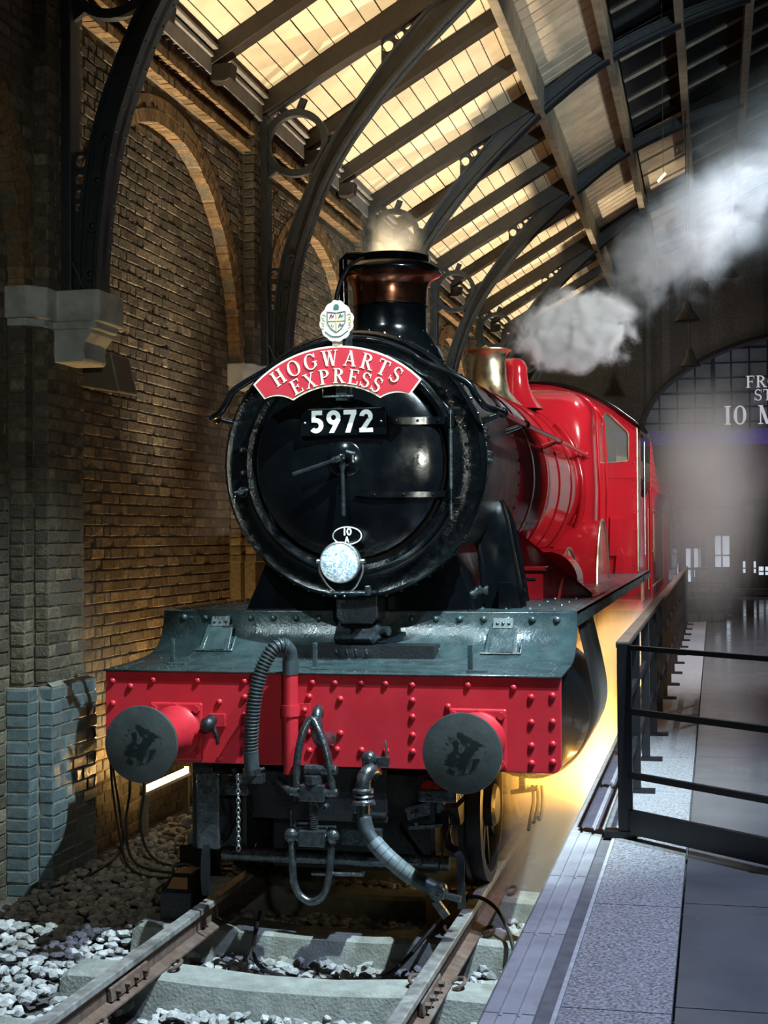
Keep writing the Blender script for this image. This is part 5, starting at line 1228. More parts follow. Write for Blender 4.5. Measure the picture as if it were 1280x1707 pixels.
def arc_text(text, r0, h, span, mat, owner, sp=.08):
    tot = sum(SER[c][0] + sp for c in text) - sp; k = span / tot; a = -span / 2
    for c in text:
        wd, polys = SER[c]; ac = a + wd * k / 2
        def f(x, y, ac=ac, wd=wd):
            ang = math.radians(ac); off = (x - wd / 2) * h * .92
            bx, bz = HC[0] + (r0 + y * h) * math.sin(ang) + off * math.cos(ang), HC[1] + (r0 + y * h) * math.cos(ang) - off * math.sin(ang)
            return (bx, HY - .003, bz)
        glyph_mesh(polys, f, (0, -.005, 0)).build('letter', mat, owner)
        a += (wd + sp) * k
arc_text('HOGWARTS', .606, .092, 74.5, 'sign_cream', HB)
arc_text('EXPRESS', .502, .088, 61, 'sign_cream', HB)
# crest plate on top of the headboard
C0 = Vector((-.028, .42, 3.425)); pts = []
for i in range(72):
    a = 2 * PI * i / 72; sx_ = math.cos(a); sz_ = math.sin(a); lob = .007 * abs(math.sin(a * 6 + .5))
    wv = .098 if sz_ < 0.2 else .098 - .03 * (sz_ - .2)
    pts.append((C0.x + (wv + lob) * sx_, C0.z + (.118 + lob) * sz_))
cr = poly_mesh(pts, .425, .014).build('crest_plate', 'crest_cream', HB)
def shield(cx, cz, w_, h_, y, inset=0):
    o = [(cx - w_, cz + h_), (cx, cz + h_ * .85), (cx + w_, cz + h_), (cx + w_ * .98, cz - h_ * .1), (cx + w_ * .6, cz - h_ * .65), (cx, cz - h_ * 1.05), (cx - w_ * .6, cz - h_ * .65), (cx - w_ * .98, cz - h_ * .1)]
    return o
MB().tube([(x, .409, z) for x, z in shield(C0.x, C0.z - .005, .055, .06, 0)], .0028, 5, closed=True).build('shield_outline', 'crest_blue', cr)
m = MB(); m.tube([(C0.x, .409, C0.z + .045), (C0.x, .409, C0.z - .065)], .0025, 5); m.tube([(C0.x - .053, .409, C0.z), (C0.x + .053, .409, C0.z)], .0025, 5); m.build('shield_cross', 'crest_gold', cr)
for (dx_, dz, mt) in ((-.028, .026, 'crest_red'), (.028, .026, 'crest_green'), (-.026, -.028, 'crest_gold'), (.026, -.028, 'crest_blue')):
    m = MB(); m.tube(spline([(C0.x + dx_ - .012, .409, C0.z + dz - .01), (C0.x + dx_ - .004, .409, C0.z + dz + .012), (C0.x + dx_ + .006, .409, C0.z + dz - .004), (C0.x + dx_ + .013, .409, C0.z + dz + .010)], 4), .0032, 5); m.build('quarter_mark', mt, cr)
m = MB(); m.prism([(C0.x - .014, .411, C0.z + .068), (C0.x + .014, .411, C0.z + .068), (C0.x + .017, .411, C0.z + .085), (C0.x + .008, .411, C0.z + .098), (C0.x - .008, .411, C0.z + .098), (C0.x - .017, .411, C0.z + .085)], (0, -.004, 0)); m.build('helm', 'crest_green', cr)
for s in (-1, 1):
    m = MB()
    for j in range(3): m.tube(spline([(C0.x + s * (.062 + .006 * j), .410, C0.z + .03 - .03 * j), (C0.x + s * (.082), .409, C0.z + .04 - .03 * j), (C0.x + s * .088, .410, C0.z + .022 - .03 * j), (C0.x + s * .074, .409, C0.z + .016 - .03 * j)], 4), .0022, 5)
    m.build('mantling', 'crest_gold', cr)
m = MB(); m.tube(spline([(C0.x - .07, .41, C0.z - .06), (C0.x - .03, .409, C0.z - .088), (C0.x, .409, C0.z - .093), (C0.x + .03, .409, C0.z - .088), (C0.x + .07, .41, C0.z - .06)], 5), .003, 5); m.build('scroll', 'crest_blue', cr)
MB().box((C0.x - .03, .428, 3.26), (C0.x + .03, .436, 3.34)).build('crest_stay', 'sign_cream', HB)

# ================================================================== TENDER AND CARRIAGES
tn = thing('tender', (0, 14.5, RZ), 'maroon six-wheeled tender coupled behind the engine cab', 'tender')
T0, T1 = 11.6, 17.6
m = MB(); prof = [(1.24, 1.28), (1.24, 2.62), (1.26, 2.70), (1.31, 2.78), (1.335, 2.80)]
for s in (1, -1):
    m.grid([[(s * x, yy, z) for yy in (T0, T1)] for x, z in prof])
m.grid([[(x, T0, z) for z in (1.28, 2.6)] for x in (-1.24, 1.24)]); m.grid([[(x, T1, z) for z in (1.28, 2.8)] for x in (-1.24, 1.24)])
m.build('tank', 'tender_red', tn, smooth=40, solid=.015)
MB().box((-1.22, T0 + .05, 1.25), (1.22, T1 - .05, 2.55)).build('tank_core', 'tender_red', tn)
m = MB(); m.prism([(1.30, T0 + .3, 2.78), (1.30, T1 - .4, 2.78), (1.30, T1 - 1.2, 2.92), (1.30, T0 + 1.9, 3.02), (1.30, T0 + .45, 3.42)], (-.015, 0, 0)); m.prism([(-1.30, T0 + .3, 2.78), (-1.30, T1 - .4, 2.78), (-1.30, T1 - 1.2, 2.92), (-1.30, T0 + 1.9, 3.02), (-1.30, T0 + .45, 3.42)], (.015, 0, 0)); cb = m.build('coal_rail_plate', 'tender_red', tn)
rv = MB()
for i in range(8):
    for j in range(8):
        y_ = T0 + .45 + i * .16; z_ = 2.82 + j * .075
        if z_ < 3.40 - (y_ - T0 - .45) * .29: rv.dome((1.302, y_, z_), (1, 0, 0), .014, .012, 6, 2)
rv.build('rivets', 'tender_red', cb, kind='stuff')
MB().prism([(-1.1, T0 + .4, 2.55), (1.1, T0 + .4, 2.55), (1.0, T0 + .8, 3.05), (0, T0 + 1.0, 3.2), (-1.0, T0 + .8, 3.05)], (0, 4, 0)).build('coal_load', 'coal', tn)
MB().box((-1.2, T0 - .35, 1.15), (1.2, T1 + .1, 1.28)).build('frame', 'tender_red', tn)
m = MB(); m.tube([(1.30, T0 - .02, 1.3), (1.30, T0 - .02, 2.75)], .018, 8); m.build('front_pillar', 'loco_red', tn, smooth=50)
m = MB(); m.tube([(1.262, T0 + .15, 1.42), (1.262, T1 - .15, 1.42), (1.262, T1 - .15, 2.50), (1.262, T0 + .15, 2.50)], .006, 5, closed=True); m.build('lining', 'crest_gold', tn)
m = MB(); m.prism([(1.258, 13.6, 1.75), (1.258, 13.75, 1.95), (1.258, 13.6, 2.45), (1.258, 13.45, 1.95)], (.006, 0, 0)); m.box((1.258, 13.2, 1.90), (1.264, 14.0, 1.94)); m.box((1.258, 13.3, 2.02), (1.264, 13.9, 2.05)); m.build('side_emblem', 'crest_gold', tn)
for s in (-1, 1):
    for y in (12.5, 14.6, 16.7): wheel(s * .70, y, .62, s, 14, tn, 'tender_wheel')
def carriage(y0, L, lab):
    t = thing('railway_carriage', (0, y0 + L / 2, RZ), lab, 'carriage', 'maroon carriages behind the tender')
    b = [(-1.3, 1.05), (1.3, 1.05), (1.33, 1.6), (1.33, 2.5), (1.27, 3.1), (-1.27, 3.1), (-1.33, 2.5), (-1.33, 1.6)]
    MB().prism([(x, y0, z) for x, z in b], (0, L, 0)).build('body', 'tender_red', t, bevel=.02)
    MB().prism([(-1.30, y0 - .05, 3.1), (1.30, y0 - .05, 3.1), (1.1, y0 - .05, 3.38), (.6, y0 - .05, 3.56), (0, y0 - .05, 3.62), (-.6, y0 - .05, 3.56), (-1.1, y0 - .05, 3.38)], (0, L + .1, 0)).build('roof', 'timber_grey', t)
    for i in range(4):
        yy = y0 + .6 + i * 1.3
        if yy + .9 < y0 + L: MB().box((1.318, yy, 2.25), (1.338, yy + .9, 2.95)).build('window', 'window_dim', t)
    for yy in (y0 + .35, y0 + L - .35): MB().cyl((1.35, yy, 1.5), (1.35, yy, 2.4), .018, n=8).build('grab_rail', 'brass', t)
    MB().box((1.2, y0 - .02, 2.5), (1.35, y0 + .1, 2.95)).build('end_lamp', 'timber_grey', t)
    for s in (-1, 1):
        for yy in (y0 + 1.0, y0 + L - 1.0): wheel(s * .70, yy, .50, s, 10, t, 'carriage_wheel')
carriage(18.3, 6.6, 'maroon railway carriage coupled behind the tender')

# ================================================================== TRACKSIDE THINGS ON THE LEFT
# batten lamps lying along the wall foot: visible tube and its own light
def batten(X, Y0_, Y1_, z, lab, power, grp='warm batten lamps along the wall foot'):
    t = thing('batten_lamp', (X, (Y0_ + Y1_) / 2, z), lab, 'lamp', grp)
    MB().tube([(X, Y0_, z + .02), (X, Y1_, z + .02)], .016, 12).build('tube', 'tube_glow', t, smooth=60)
    m = MB(); m.box((X - .03, Y0_ - .03, z - .03), (X + .03, Y1_ + .03, z - .005)); m.box((X - .02, Y1_, z - .03), (X + .02, Y1_ + .03, z + .045)); m.box((X - .02, Y0_ - .03, z - .03), (X + .02, Y0_, z + .045)); m.build('holder', 'plastic_white', t)
    for yy in (Y0_ + .02, Y1_): MB().box((X - .02, yy - .02, GZ - .02), (X + .02, yy + .02, z - .03)).build('stand', 'timber_grey', t)
    l = bpy.data.lights.new('batten_light', 'AREA'); l.shape = 'RECTANGLE'; l.size = .06; l.size_y = Y1_ - Y0_; l.energy = power; l.color = WARM
    o = bpy.data.objects.new('batten_light', l); COL.objects.link(o); o.location = (X, (Y0_ + Y1_) / 2, z + .06); o.rotation_euler = (PI, 0, 0)
batten(-2.25, 2.80, 3.72, .17, 'glowing warm tube lamp on stands behind the left buffer', 55)
for k in range(1, 6):
    batten(-2.25, PIER0 + BAY * k - 2.4 + .9, PIER0 + BAY * k - .6, .20, 'glowing warm tube lamp at the wall foot behind the engine', 24)
# uplights standing on the ballast against the wall, throwing warm light on wall and roof boards
def uplight(Y, lab, power, tx=-.15, size=64, X=-1.72):
    t = thing('floor_uplight', (X, Y, GZ), lab, 'lamp', 'warm floor uplights')
    MB().lathe([(.09, 0), (.10, .02), (.10, .16), (.085, .17), (.08, .12), (.01, .12)], (X, Y, GZ), (0, 0, 1), 20, cap=False).build('housing', 'rail_metal', t, smooth=40)
    MB().cyl((X, Y, GZ + .125), (X, Y, GZ + .13), .078, n=20).build('lens', 'lamp_glow', t)
    spot('uplight_beam', (X, Y, GZ + .20), (tx, Y, 7.0), power, (1.0, .82, .57), size, .8, .06)
for k in range(0, 6):
    uplight(PIER0 + BAY * k + 2.2, 'floor uplight in the bay beyond the truss ' + where[k], 4400)
for k in range(1, 5): spot('roof_slat_fill', (5.2, PIER0 + BAY * k + 2.3, 5.2), (.5, PIER0 + BAY * k + 2.3, 8.35), 420, (1.0, .84, .62), 34, .8, .1)  # added out-of-view spots that brighten the roof slats
# cables on the ballast
cabs = [[(-2.2, 2.25, .62), (-1.98, 1.9, .40), (-1.95, 1.75, .12), (-1.85, 1.65, -.10), (-1.6, 1.62, -.16), (-1.2, 1.7, -.15), (-.95, 1.6, -.14)],
        [(-2.2, 2.35, .66), (-1.92, 2.0, .40), (-1.86, 1.8, .10), (-1.72, 1.72, -.10), (-1.45, 1.75, -.15), (-1.1, 1.95, -.15), (-.9, 2.1, -.12)],
        [(-2.25, 2.15, .60), (-2.18, 2.05, .30), (-2.02, 1.8, .05), (-1.93, 1.7, -.12), (-1.75, 1.55, -.17), (-1.5, 1.5, -.17), (-1.3, 1.56, -.16)],
        [(-2.3, 2.3, .70), (-2.22, 2.15, .45), (-2.1, 1.98, .20), (-2.05, 1.9, -.08), (-2.1, 1.5, -.17), (-2.2, 1.1, -.17)]]
for i, c in enumerate(cabs):
    o = MB().tube(spline(c, 8), .010, 7).build('cable', 'cable', smooth=60); tag(o, ['thin black cable looping across the ballast under the left buffer', 'black cable hanging from the wall and running under the engine', 'slack black cable lying furthest out on the ballast behind the left buffer', 'black cable running down the wall to the plinth'][i], 'cable', 'cables on the ballast by the wall')
o = MB().tube(spline([(-.5, .35, -.05), (-.44, .05, -.18), (-.3, -.22, -.20), (-.05, -.38, -.20), (.22, -.40, -.20), (.42, -.20, -.18), (.55, .12, -.06), (.66, .34, .06), (.78, .40, .09), (.90, .36, .04), (1.0, .18, -.05), (1.08, -.05, -.18), (1.12, -.2, -.21)], 8), .012, 8).build('track_cable', 'cable', smooth=60)
tag(o, 'black cable looping over the rail and between the sleepers', 'cable')
# coiled rope, clamp, box by the left wheel
t = thing('rope_coil', (-1.02, 1.75, GZ), 'coil of pale rope on the ballast behind the left buffer', 'rope')
hel = [(-1.02 + (.13 + .012 * math.sin(i * .7)) * math.cos(i * .32), 1.75 + .13 * math.sin(i * .32), GZ + .05 + i * .0016) for i in range(130)]
MB().tube(hel, .013, 6).build('coil', 'rope', t, smooth=60)
t = thing('scaffold_clamp', (-1.38, 1.72, GZ), 'white scaffold clamp with knobs lying on a block beside the rope coil', 'clamp')
m = MB(); m.box((-1.46, 1.66, .03), (-1.34, 1.78, .09)); m.cyl((-1.42, 1.62, .10), (-1.36, 1.80, .16), .035, n=12); m.build('jaw', 'plastic_white', t, bevel=.01)
m = MB(); m.sphere((-1.47, 1.70, .18), .045, 12, 8, (1, 1, .7)); m.sphere((-1.50, 1.64, .07), .04, 12, 8, (1, 1, .6)); m.cyl((-1.47, 1.70, .16), (-1.42, 1.72, .08), .012, n=8); m.build('knobs', 'plastic_white', t, smooth=50)
m = MB(); m.box((-1.50, 1.62, GZ), (-1.28, 1.86, .03)); m.build('block', 'timber_dark', t, bevel=.01)
o = MB().box((-1.28, 1.70, GZ), (-1.23, 1.75, .92)).build('lamp_post', 'timber_grey', bevel=.004); tag(o, 'slim grey post beside the warm tube lamp', 'post')
t = thing('toolbox', (-.99, .42, GZ), 'small black box with an orange label beside the left wheel', 'box')
MB().box((-1.10, .28, GZ), (-.90, .56, .06)).build('case', 'iron_dark', t, bevel=.01)
MB().prism([(-1.10, .28, .06), (-.90, .28, .06), (-.93, .36, .15), (-1.05, .36, .15)], (0, .18, 0)).build('lid', 'iron_dark', t, bevel=.008)
MB().prism([(-1.055, .285, .075), (-.925, .285, .075), (-.945, .335, .13), (-1.035, .335, .13)], (0, -.004, .003)).build('orange_label', 'carton', t)
MB().tube(spline([(-1.06, .40, .15), (-1.05, .38, .19), (-.98, .38, .205), (-.92, .38, .19)], 4), .008, 6).build('handle', 'rail_metal', t, smooth=50)
# debris under the engine front
t = thing('plastic_bag', (.33, .55, GZ), 'crumpled clear plastic sheet on the ballast under the engine', 'plastic sheet')
rng2 = random.Random(9)
m = MB(); rws = []
for j in range(12):
    rws.append([(.22 + .024 * i + rng2.uniform(-.012, .012), .45 + .014 * j + rng2.uniform(-.008, .008), GZ + .05 + .11 * math.sin(PI * i / 11) * math.sin(PI * j / 11) + rng2.uniform(-.018, .018)) for i in range(12)])
m.grid(rws); m.build('sheet', 'plastic_sheet', t, solid=.004)
o = MB().prism([(.56, .50, GZ), (.74, .46, GZ), (.66, .60, GZ), (.60, .56, GZ + .16)], (0, .01, .008)); o = o.build('card_scrap', 'concrete'); tag(o, 'pale triangular scrap of card leaning under the engine', 'card')
o = MB().box((.42, .72, GZ), (.66, .82, .02)).build('cardboard_carton', 'carton', bevel=.006); tag(o, 'brown cardboard carton on the ballast under the engine', 'box')

# warm lamps below the platform lip, lighting the mist between engine and platform
t = thing('platform_batten', (1.452, 4.5, .45), 'long warm lamp strip under the platform edge beside the engine', 'lamp')
MB().box((1.462, .6, .50), (1.474, 10.5, .54)).build('strip', 'tube_glow', t)
m = MB(); m.box((1.456, .5, .545), (1.475, 10.6, .56)); m.build('bracket', 'rail_metal', t)
for Y in (1.5, 2.6, 3.9, 5.4, 7.2, 9.4):
    l = bpy.data.lights.new('platform_batten_light', 'AREA'); l.shape = 'RECTANGLE'; l.size = .05; l.size_y = 1.2; l.energy = 80; l.color = (1.0, .47, .07); l.spread = math.radians(110)
    o = bpy.data.objects.new('platform_batten_light', l); COL.objects.link(o); o.location = (1.455, Y, .52); o.rotation_euler = (0, math.radians(125), 0)

# ================================================================== END OF THE HALL
YB = 26.0
m = MB(); EX, EZ, RX, RZ2 = 5.0, 4.4, 4.5, 2.4
m.box((-3.0, YB, 2.80), (10, YB + .4, EZ - .17))
n = 40
for i in range(n):
    a0, a1 = PI - PI * i / n, PI - PI * (i + 1) / n
    pa = (EX + RX * math.cos(a0), EZ + RZ2 * math.sin(a0)); pb = (EX + RX * math.cos(a1), EZ + RZ2 * math.sin(a1))
    m.prism([(pa[0], YB, pa[1]), (pb[0], YB, pb[1]), (pb[0], YB, 10.2), (pa[0], YB, 10.2)], (0, .4, 0))
m.box((-3.0, YB, EZ - .2), (EX - RX, YB + .4, 10.2)); m.box((-3.0, YB, -.4), (.2, YB + .4, 2.81)); m.box((5.6, YB, -.4), (10, YB + .4, 2.81))
wb = struct(m.build('wall_back', 'brick')); wb['label'] = 'dark brick end wall of the station hall with a wide arched window'
m = MB(); m.tube([(EX + (RX + .03) * math.cos(PI - PI * i / 60), YB - .02, EZ + (RZ2 + .03) * math.sin(PI - PI * i / 60)) for i in range(61)], .08, 6); m.build('arch_moulding', 'timber_dark', wb)
wn = thing('window_1', (EX, YB + .15, EZ), 'wide arched end window with many small panes', 'window'); struct(wn); del wn['category']
nx, nz = 22, 7
for i in range(nx):
    for j in range(nz):
        x0 = EX - RX + 2 * RX * i / nx; x1 = x0 + 2 * RX / nx; z0 = EZ + RZ2 * j / nz; z1 = z0 + RZ2 / nz; xm = (x0 + x1) / 2
        if x1 > 5.2: continue
        h = RZ2 * math.sqrt(max(0, 1 - ((xm - EX) / RX) ** 2))
        if z0 - EZ < h + .1: MB().box((x0 + .02, YB + .16, z0 + .02), (x1 - .02, YB + .175, z1 - .02)).build('pane', 'window_dim', wn)
m = MB()
for i in range(0, 12):
    x = EX - RX + 2 * RX * i / nx; m.box((x - (.05 if i % 4 == 0 else .018), YB + .12, EZ), (x + (.05 if i % 4 == 0 else .018), YB + .18, EZ + RZ2 * math.sqrt(max(0.0, 1 - ((x - EX) / RX) ** 2)) + .02))
m.build('mullions', 'back_dark', wn)
m = MB()
for j in range(nz):
    z = EZ + RZ2 * j / nz; h = RX * math.sqrt(max(0.0, 1 - ((z - EZ) / RZ2) ** 2)); m.box((EX - h, YB + .125, z - (.03 if j % 3 == 0 else .016)), (5.2, YB + .175, z + (.03 if j % 3 == 0 else .016)))
m.build('transoms', 'back_dark', wn)
m = MB(); m.box((-1, YB - .05, EZ - .19), (9, YB + .1, EZ + .16)); sb_ = struct(m.build('trim_10', 'purple_panel')); sb_['label'] = 'purple lit band below the arched end window'
spot('purple_wash', (2.6, 24.2, 3.2), (2.6, 26, 4.4), 60, (.42, .30, 1.0), 110, .8, .1)
spot('window_wash', (3.0, 24.6, 2.6), (2.6, 26, 5.0), 50, (.85, .88, 1.0), 100, .9, .1)
spot('end_wall_wash', (3.4, 23.0, 1.0), (3.2, 26, 3.5), 60, (1.0, .55, .22), 90, .9, .1)
def wall_sign(text, x, z, h, lab):
    t = thing('wall_lettering', (x, YB - .06, z), lab, 'sign', 'pale serif lettering on the end window')
    place_line(text, SER, x, z, h, YB - .06, 'sign_letter', t, .06, .03, 'letter')
wall_sign('FRO', 2.86, 5.50, .27, 'pale serif letters FRO, the upper line on the end window')
wall_sign('STA', 3.05, 5.20, .25, 'pale serif letters STA, the middle line on the end window')
wall_sign('10 MI', 2.36, 4.66, .43, 'large pale serif sign 10 MI, the lowest line on the end window')
# dark passage below, with a barred screen and lit display cases behind it
m = MB(); m.box((.2, 30.5, -.4), (5.6, 30.7, 2.9)); m.box((.2, YB, 2.8), (5.6, 30.5, 2.95)); m.box((.1, YB, -.4), (.2, 30.6, 2.8)); m.box((5.6, YB, -.4), (5.7, 30.6, 2.8)); m.box((.2, YB + .4, .3), (5.6, 30.6, ZP - .02))
o = struct(m.build('wall_passage', 'back_dark')); o['label'] = 'dark passage under the end wall'
disp = [(1.05, 27.5, 1.10, .42, .75), (1.62, 27.6, 1.0, .34, .80), (2.30, 28, 1.35, .36, .75), (2.95, 28, 1.2, .30, .28), (1.30, 27.2, .95, .35, .22), (3.3, 28, 1.15, .25, .20)]
dl = ['tall bright display case behind the barred screen', 'second bright display case behind the barred screen', 'bright display case seen above the bench', 'small bright display screen right above the bench', 'low bright display box behind the end barrier', 'small bright display at the side of the dark passage']
for (x, y_, z, w_, h_), lb in zip(disp, dl):
    t = thing('display_case', (x, y_, z - .02), lb, 'display case', 'lit display cases in the passage')
    MB().box((x - w_ / 2, y_, z), (x + w_ / 2, y_ + .2, z + h_)).build('lit_front', 'display_lit', t)
    m = MB(); m.box((x - w_ / 2 - .03, y_ - .01, z - .03), (x + w_ / 2 + .03, y_ + .22, z)); m.box((x - w_ / 2 - .03, y_ - .01, z + h_), (x + w_ / 2 + .03, y_ + .22, z + h_ + .03)); m.box((x - .02, y_ - .02, z), (x + .02, y_, z + h_)); m.box((x - w_ / 2, y_ - .02, z + h_ * .35), (x + w_ / 2, y_, z + h_ * .35 + .03)); m.build('case_frame', 'back_dark', t)
    MB().box((x - w_ / 2, y_ + .02, ZP), (x + w_ / 2, y_ + .2, z - .03)).build('pedestal', 'back_dark', t)
sc = thing('barred_screen', (1.4, 25.2, ZP), 'dark screen of upright bars across the passage by the carriage', 'screen')
for i in range(9): MB().box((.75 + i * .17, 25.18, ZP), (.78 + i * .17, 25.21, 2.25)).build('bar', 'rail_metal', sc)
for z in (.95, 2.2): MB().box((.7, 25.17, z), (2.2, 25.22, z + .05)).build('rail', 'rail_metal', sc)
for x in (1.98, 2.9):
    o = MB().box((x - .09, YB - .3, ZP), (x + .09, YB - .12, 2.8)).build('iron_column', 'back_dark', bevel=.02); tag(o, 'dark iron column at the passage mouth ' + ('beside the barred screen' if x < 2.5 else 'beside the bench'), 'column', 'columns of the passage')
# end barriers across the platform
def barrier(p, q, h, lab, npost, grp='end barriers'):
    p = Vector(p); q = Vector(q); t = thing('end_barrier', (p + q) / 2, lab, 'barrier', grp)
    for z in (h, h * .62, h * .32): MB().bar(p + Vector((0, 0, z)), q + Vector((0, 0, z)), .03, .035).build('rail', 'rail_metal', t)
    MB().bar(p + Vector((0, 0, .07)), q + Vector((0, 0, .07)), .04, .13).build('kick_plate', 'timber_dark', t)
    for i in range(npost + 1): c = p.lerp(q, i / npost); MB().box((c.x - .025, c.y - .025, ZP), (c.x + .025, c.y + .025, ZP + h)).build('post', 'rail_metal', t)
barrier((1.66, 15.6, ZP), (2.28, 15.75, ZP), .62, 'low dark barrier across the end of the platform railing', 3)
barrier((1.62, 17.6, ZP), (2.45, 17.6, ZP), .80, 'taller dark barrier behind the low one at the platform end', 4)
t = thing('bench', (2.85, 18.6, ZP), 'dark low bench at the far end of the platform', 'bench')
MB().box((2.42, 18.3, ZP + .36), (3.6, 18.75, ZP + .42)).build('seat', 'bench_dark', t, bevel=.01)
for x in (2.5, 3.5): MB().box((x - .03, 18.35, ZP), (x + .03, 18.7, ZP + .36)).build('leg', 'bench_dark', t)
t = thing('luggage_trolley', (1.98, 19.2, ZP), 'loaded wooden luggage trolley behind the end barriers', 'trolley')
MB().box((1.70, 19.0, ZP + .25), (2.3, 19.6, ZP + .33)).build('deck', 'timber_dark', t)
for i, (x, z, w_, h_, mt) in enumerate(((1.86, .33, .30, .28, 'carton'), (2.15, .33, .26, .18, 'timber_grey'), (1.9, .61, .26, .18, 'carton'))): MB().box((x - w_ / 2, 19.1, ZP + z), (x + w_ / 2, 19.4, ZP + z + h_)).build('trunk', mt, t, bevel=.015)
for x in (1.75, 2.25): MB().cyl((x, 19.0, ZP + .13), (x, 18.95, ZP + .13), .13, n=20).build('wheel', 'rail_metal', t)

# ================================================================== ROOF FITTINGS
def pendant(x, y, z, lab, r=.20):
    t = thing('pendant_lamp', (x, y, z), lab, 'lamp', 'bell-shaped pendant lamps')
    MB().lathe([(.03, .30), (.06, .26), (.07, .18), (r * .6, .12), (r, .0), (r - .015, 0), (r * .5, .10)], (x, y, z), (0, 0, 1), 24, cap=False).build('shade', 'timber_dark', t, smooth=50)
    MB().cyl((x, y, z + .3), (x, y, frame_lerp(RIB_IN, x)), .008, n=6).build('flex', 'rail_metal', t)
pendant(1.76, 14.44, 5.4, 'bell-shaped pendant lamp hanging nearest the steam', .20)
pendant(1.76, 16.97, 5.0, 'bell-shaped pendant lamp hanging in front of the end arch', .18)
pendant(2.13, 19.86, 6.95, 'small pendant lamp in the pair under the far trusses, thinner shade', .13)
pendant(2.46, 19.86, 7.0, 'small pendant lamp in the pair under the far trusses, wider shade', .17)
o = thing('glowing_rod', (1.76, 3.56, 4.9), '', 'lamp')
MB().tube([(1.728, 3.56, 4.90), (1.785, 3.56, 4.96)], .009, 8).build('rod', 'lamp_glow', o, smooth=60)
MB().cyl((1.77, 3.56, 4.945), (1.77, 3.56, frame_lerp(RIB_IN, 1.77) + .02), .002, n=5).build('wire', 'rail_metal', o)
sprs = [(-1.18, 5.35), (-.95, 6.9), (-1.3, 9.2), (-.9, 12.2), (-.55, 9.3)]
for i, (x, y_) in enumerate(sprs):
    z = roof_z(x); t = thing('sprinkler_head', (x, y_, z - .09), 'tiny sprinkler head hanging from the ceiling boards', 'sprinkler', 'sprinkler heads')
    m = MB(); m.cyl((x, y_, z - .06), (x, y_, z + .004), .010, n=8); m.cyl((x, y_, z - .065), (x, y_, z - .06), .028, n=10); m.build('pipe', 'iron_dark', t)
    m = MB(); m.tube([(x - .02, y_, z - .06), (x - .015, y_, z - .085), (x + .015, y_, z - .085), (x + .02, y_, z - .06)], .004, 5); m.build('deflector', 'iron_dark', t)
tag(o, 'short glowing lamp rod hanging in the steam under the roof', 'lamp')
# ================================================================== STEAM AND MIST
def vol_mat(name, dens, col=(1, 1, 1), scale=2.0, lo=.42, hi=.72, aniso=.1, soft=1.0, detail=5, dist=.6):
    m = bpy.data.materials.new(name); m.use_nodes = True; nt = m.node_tree; L = nt.links
    for n in list(nt.nodes):
        if n.type != 'OUTPUT_MATERIAL': nt.nodes.remove(n)
    out = [n for n in nt.nodes if n.type == 'OUTPUT_MATERIAL'][0]
    pv = N(nt, 'ShaderNodeVolumeScatter'); pv.inputs['Color'].default_value = (*col, 1); pv.inputs['Anisotropy'].default_value = aniso
    tc = N(nt, 'ShaderNodeTexCoord'); geo = N(nt, 'ShaderNodeNewGeometry')
    mp = N(nt, 'ShaderNodeVectorMath', operation='MULTIPLY_ADD'); mp.inputs[1].default_value = (2, 2, 2); mp.inputs[2].default_value = (-1, -1, -1); L.new(tc.outputs['Generated'], mp.inputs[0])
    ln_ = N(nt, 'ShaderNodeVectorMath', operation='LENGTH'); L.new(mp.outputs[0], ln_.inputs[0])
    fall = N(nt, 'ShaderNodeMapRange'); fall.interpolation_type = 'SMOOTHSTEP'; fall.inputs[1].default_value = 1.0; fall.inputs[2].default_value = 1.0 - .85 * soft; fall.inputs[3].default_value = 0; fall.inputs[4].default_value = 1; L.new(ln_.outputs['Value'], fall.inputs[0])
    no = N(nt, 'ShaderNodeTexNoise'); no.inputs['Scale'].default_value = scale; no.inputs['Detail'].default_value = detail; no.inputs['Roughness'].default_value = .62; no.inputs['Distortion'].default_value = dist
    L.new(geo.outputs['Position'], no.inputs['Vector'])
    # noise threshold falls towards the middle of the cloud, so the edge breaks into billows
    ad = N(nt, 'ShaderNodeMath', operation='MULTIPLY_ADD'); L.new(fall.outputs[0], ad.inputs[0]); ad.inputs[1].default_value = .30; L.new(no.outputs['Fac'], ad.inputs[2])
    mr = N(nt, 'ShaderNodeMapRange'); mr.interpolation_type = 'SMOOTHSTEP'; mr.inputs[1].default_value = lo; mr.inputs[2].default_value = hi; mr.inputs[3].default_value = 0; mr.inputs[4].default_value = dens; L.new(ad.outputs[0], mr.inputs[0])
    mu = N(nt, 'ShaderNodeMath', operation='MULTIPLY'); L.new(mr.outputs[0], mu.inputs[0]); L.new(fall.outputs[0], mu.inputs[1])
    L.new(mu.outputs[0], pv.inputs['Density']); L.new(pv.outputs[0], out.inputs['Volume'])
    MATS[name] = m
def cloud(name, c, rad, mat, lab, rot=(0, 0, 0)):
    o = MB().sphere((0, 0, 0), 1.0, 20, 12, rad).build(name, mat); o.location = c; o.rotation_euler = rot
    me = o.data; off = (max(v.co.z for v in me.vertices) + min(v.co.z for v in me.vertices)) / 2
    for v in me.vertices: v.co.z -= off
    tag(o, lab, 'steam'); o['kind'] = 'stuff'; return o
vol_mat('steam_dense', 14.0, (.95, .98, .99), 3.6, .64, .86, .0, .75, 8, .5)
vol_mat('steam_mid', 2.3, (.84, .95, 1.0), 2.0, .60, .84, .1, 1.0, 6, 1.0)
vol_mat('steam_thin', .6, (.80, .94, 1.0), 1.0, .50, .90, .1, 1.0, 6, 1.2)
vol_mat('steam_chimney', 6.0, (1.0, .95, .84), 7.0, .50, .85, .1, 1.0, 6, 1.0)
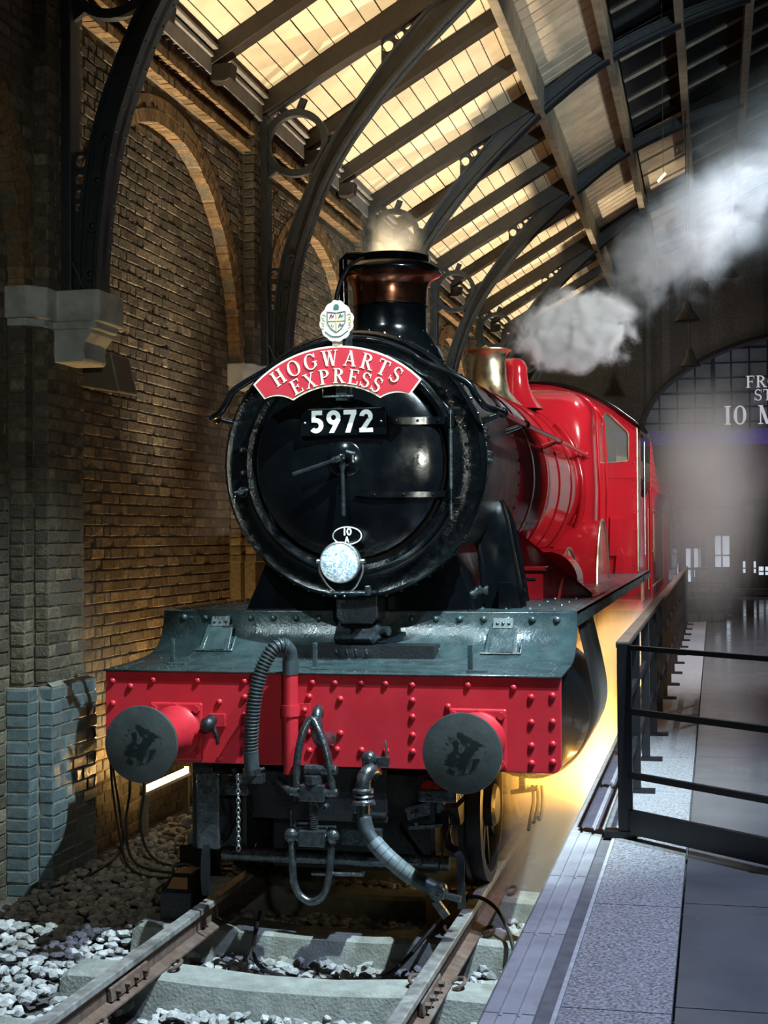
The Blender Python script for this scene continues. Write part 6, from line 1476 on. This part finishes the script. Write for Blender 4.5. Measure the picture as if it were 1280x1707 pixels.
vol_mat('mist_low', .5, (1, 1, 1), .8, .40, .85, .1, 1.0)
cloud('chimney_steam', (.05, 1.70, 4.14), (.30, .27, .36), 'steam_chimney', 'small warm puff of steam over the engine chimney')
cloud('valve_steam', (.70, 7.4, 4.30), (.92, .82, .64), 'steam_dense', 'dense white steam cloud above the engine firebox', (0, -.15, 0))
cloud('rising_steam', (1.85, 8.8, 5.55), (1.95, 1.1, 1.0), 'steam_mid', 'pale steam plume rising from the dense cloud', (0, -.80, 0))
cloud('drifting_steam', (2.95, 10.6, 6.75), (2.1, 2.4, 1.5), 'steam_thin', 'wide bluish steam drifting under the dark glazing', (0, -.3, 0))
cloud('hanging_haze', (2.0, 15.0, 2.7), (1.3, 4.0, 2.6), 'mist_low', 'thin grey haze hanging over the platform end')
# mist lit from below in the slot between engine and platform
def box_mist():
    m = bpy.data.materials.new('slot_mist'); m.use_nodes = True; nt = m.node_tree; L = nt.links
    for n in list(nt.nodes):
        if n.type != 'OUTPUT_MATERIAL': nt.nodes.remove(n)
    out = [n for n in nt.nodes if n.type == 'OUTPUT_MATERIAL'][0]
    pv = N(nt, 'ShaderNodeVolumeScatter'); pv.inputs['Color'].default_value = (1, .95, .85, 1)  # mild warm tint of the lamp light put into the mist colour
    geo = N(nt, 'ShaderNodeNewGeometry'); sx = N(nt, 'ShaderNodeSeparateXYZ'); L.new(geo.outputs['Position'], sx.inputs[0])
    mr = N(nt, 'ShaderNodeMapRange'); mr.interpolation_type = 'SMOOTHSTEP'; mr.inputs[1].default_value = 1.45; mr.inputs[2].default_value = .35; mr.inputs[3].default_value = 0; mr.inputs[4].default_value = 2.0; L.new(sx.outputs['Z'], mr.inputs[0])
    my = N(nt, 'ShaderNodeMapRange'); my.interpolation_type = 'SMOOTHSTEP'; my.inputs[1].default_value = .85; my.inputs[2].default_value = 2.2; L.new(sx.outputs['Y'], my.inputs[0])
    mm = N(nt, 'ShaderNodeMath', operation='MULTIPLY'); L.new(mr.outputs[0], mm.inputs[0]); L.new(my.outputs[0], mm.inputs[1])
    L.new(mm.outputs[0], pv.inputs['Density']); L.new(pv.outputs[0], out.inputs['Volume']); MATS['slot_mist'] = m
box_mist()
o = MB().box((.80, .80, GZ + .02), (1.438, 11.0, 1.50)).build('slot_mist', 'slot_mist'); o['kind'] = 'stuff'
tag(o, 'glowing yellow mist between the engine and the platform edge', 'mist')
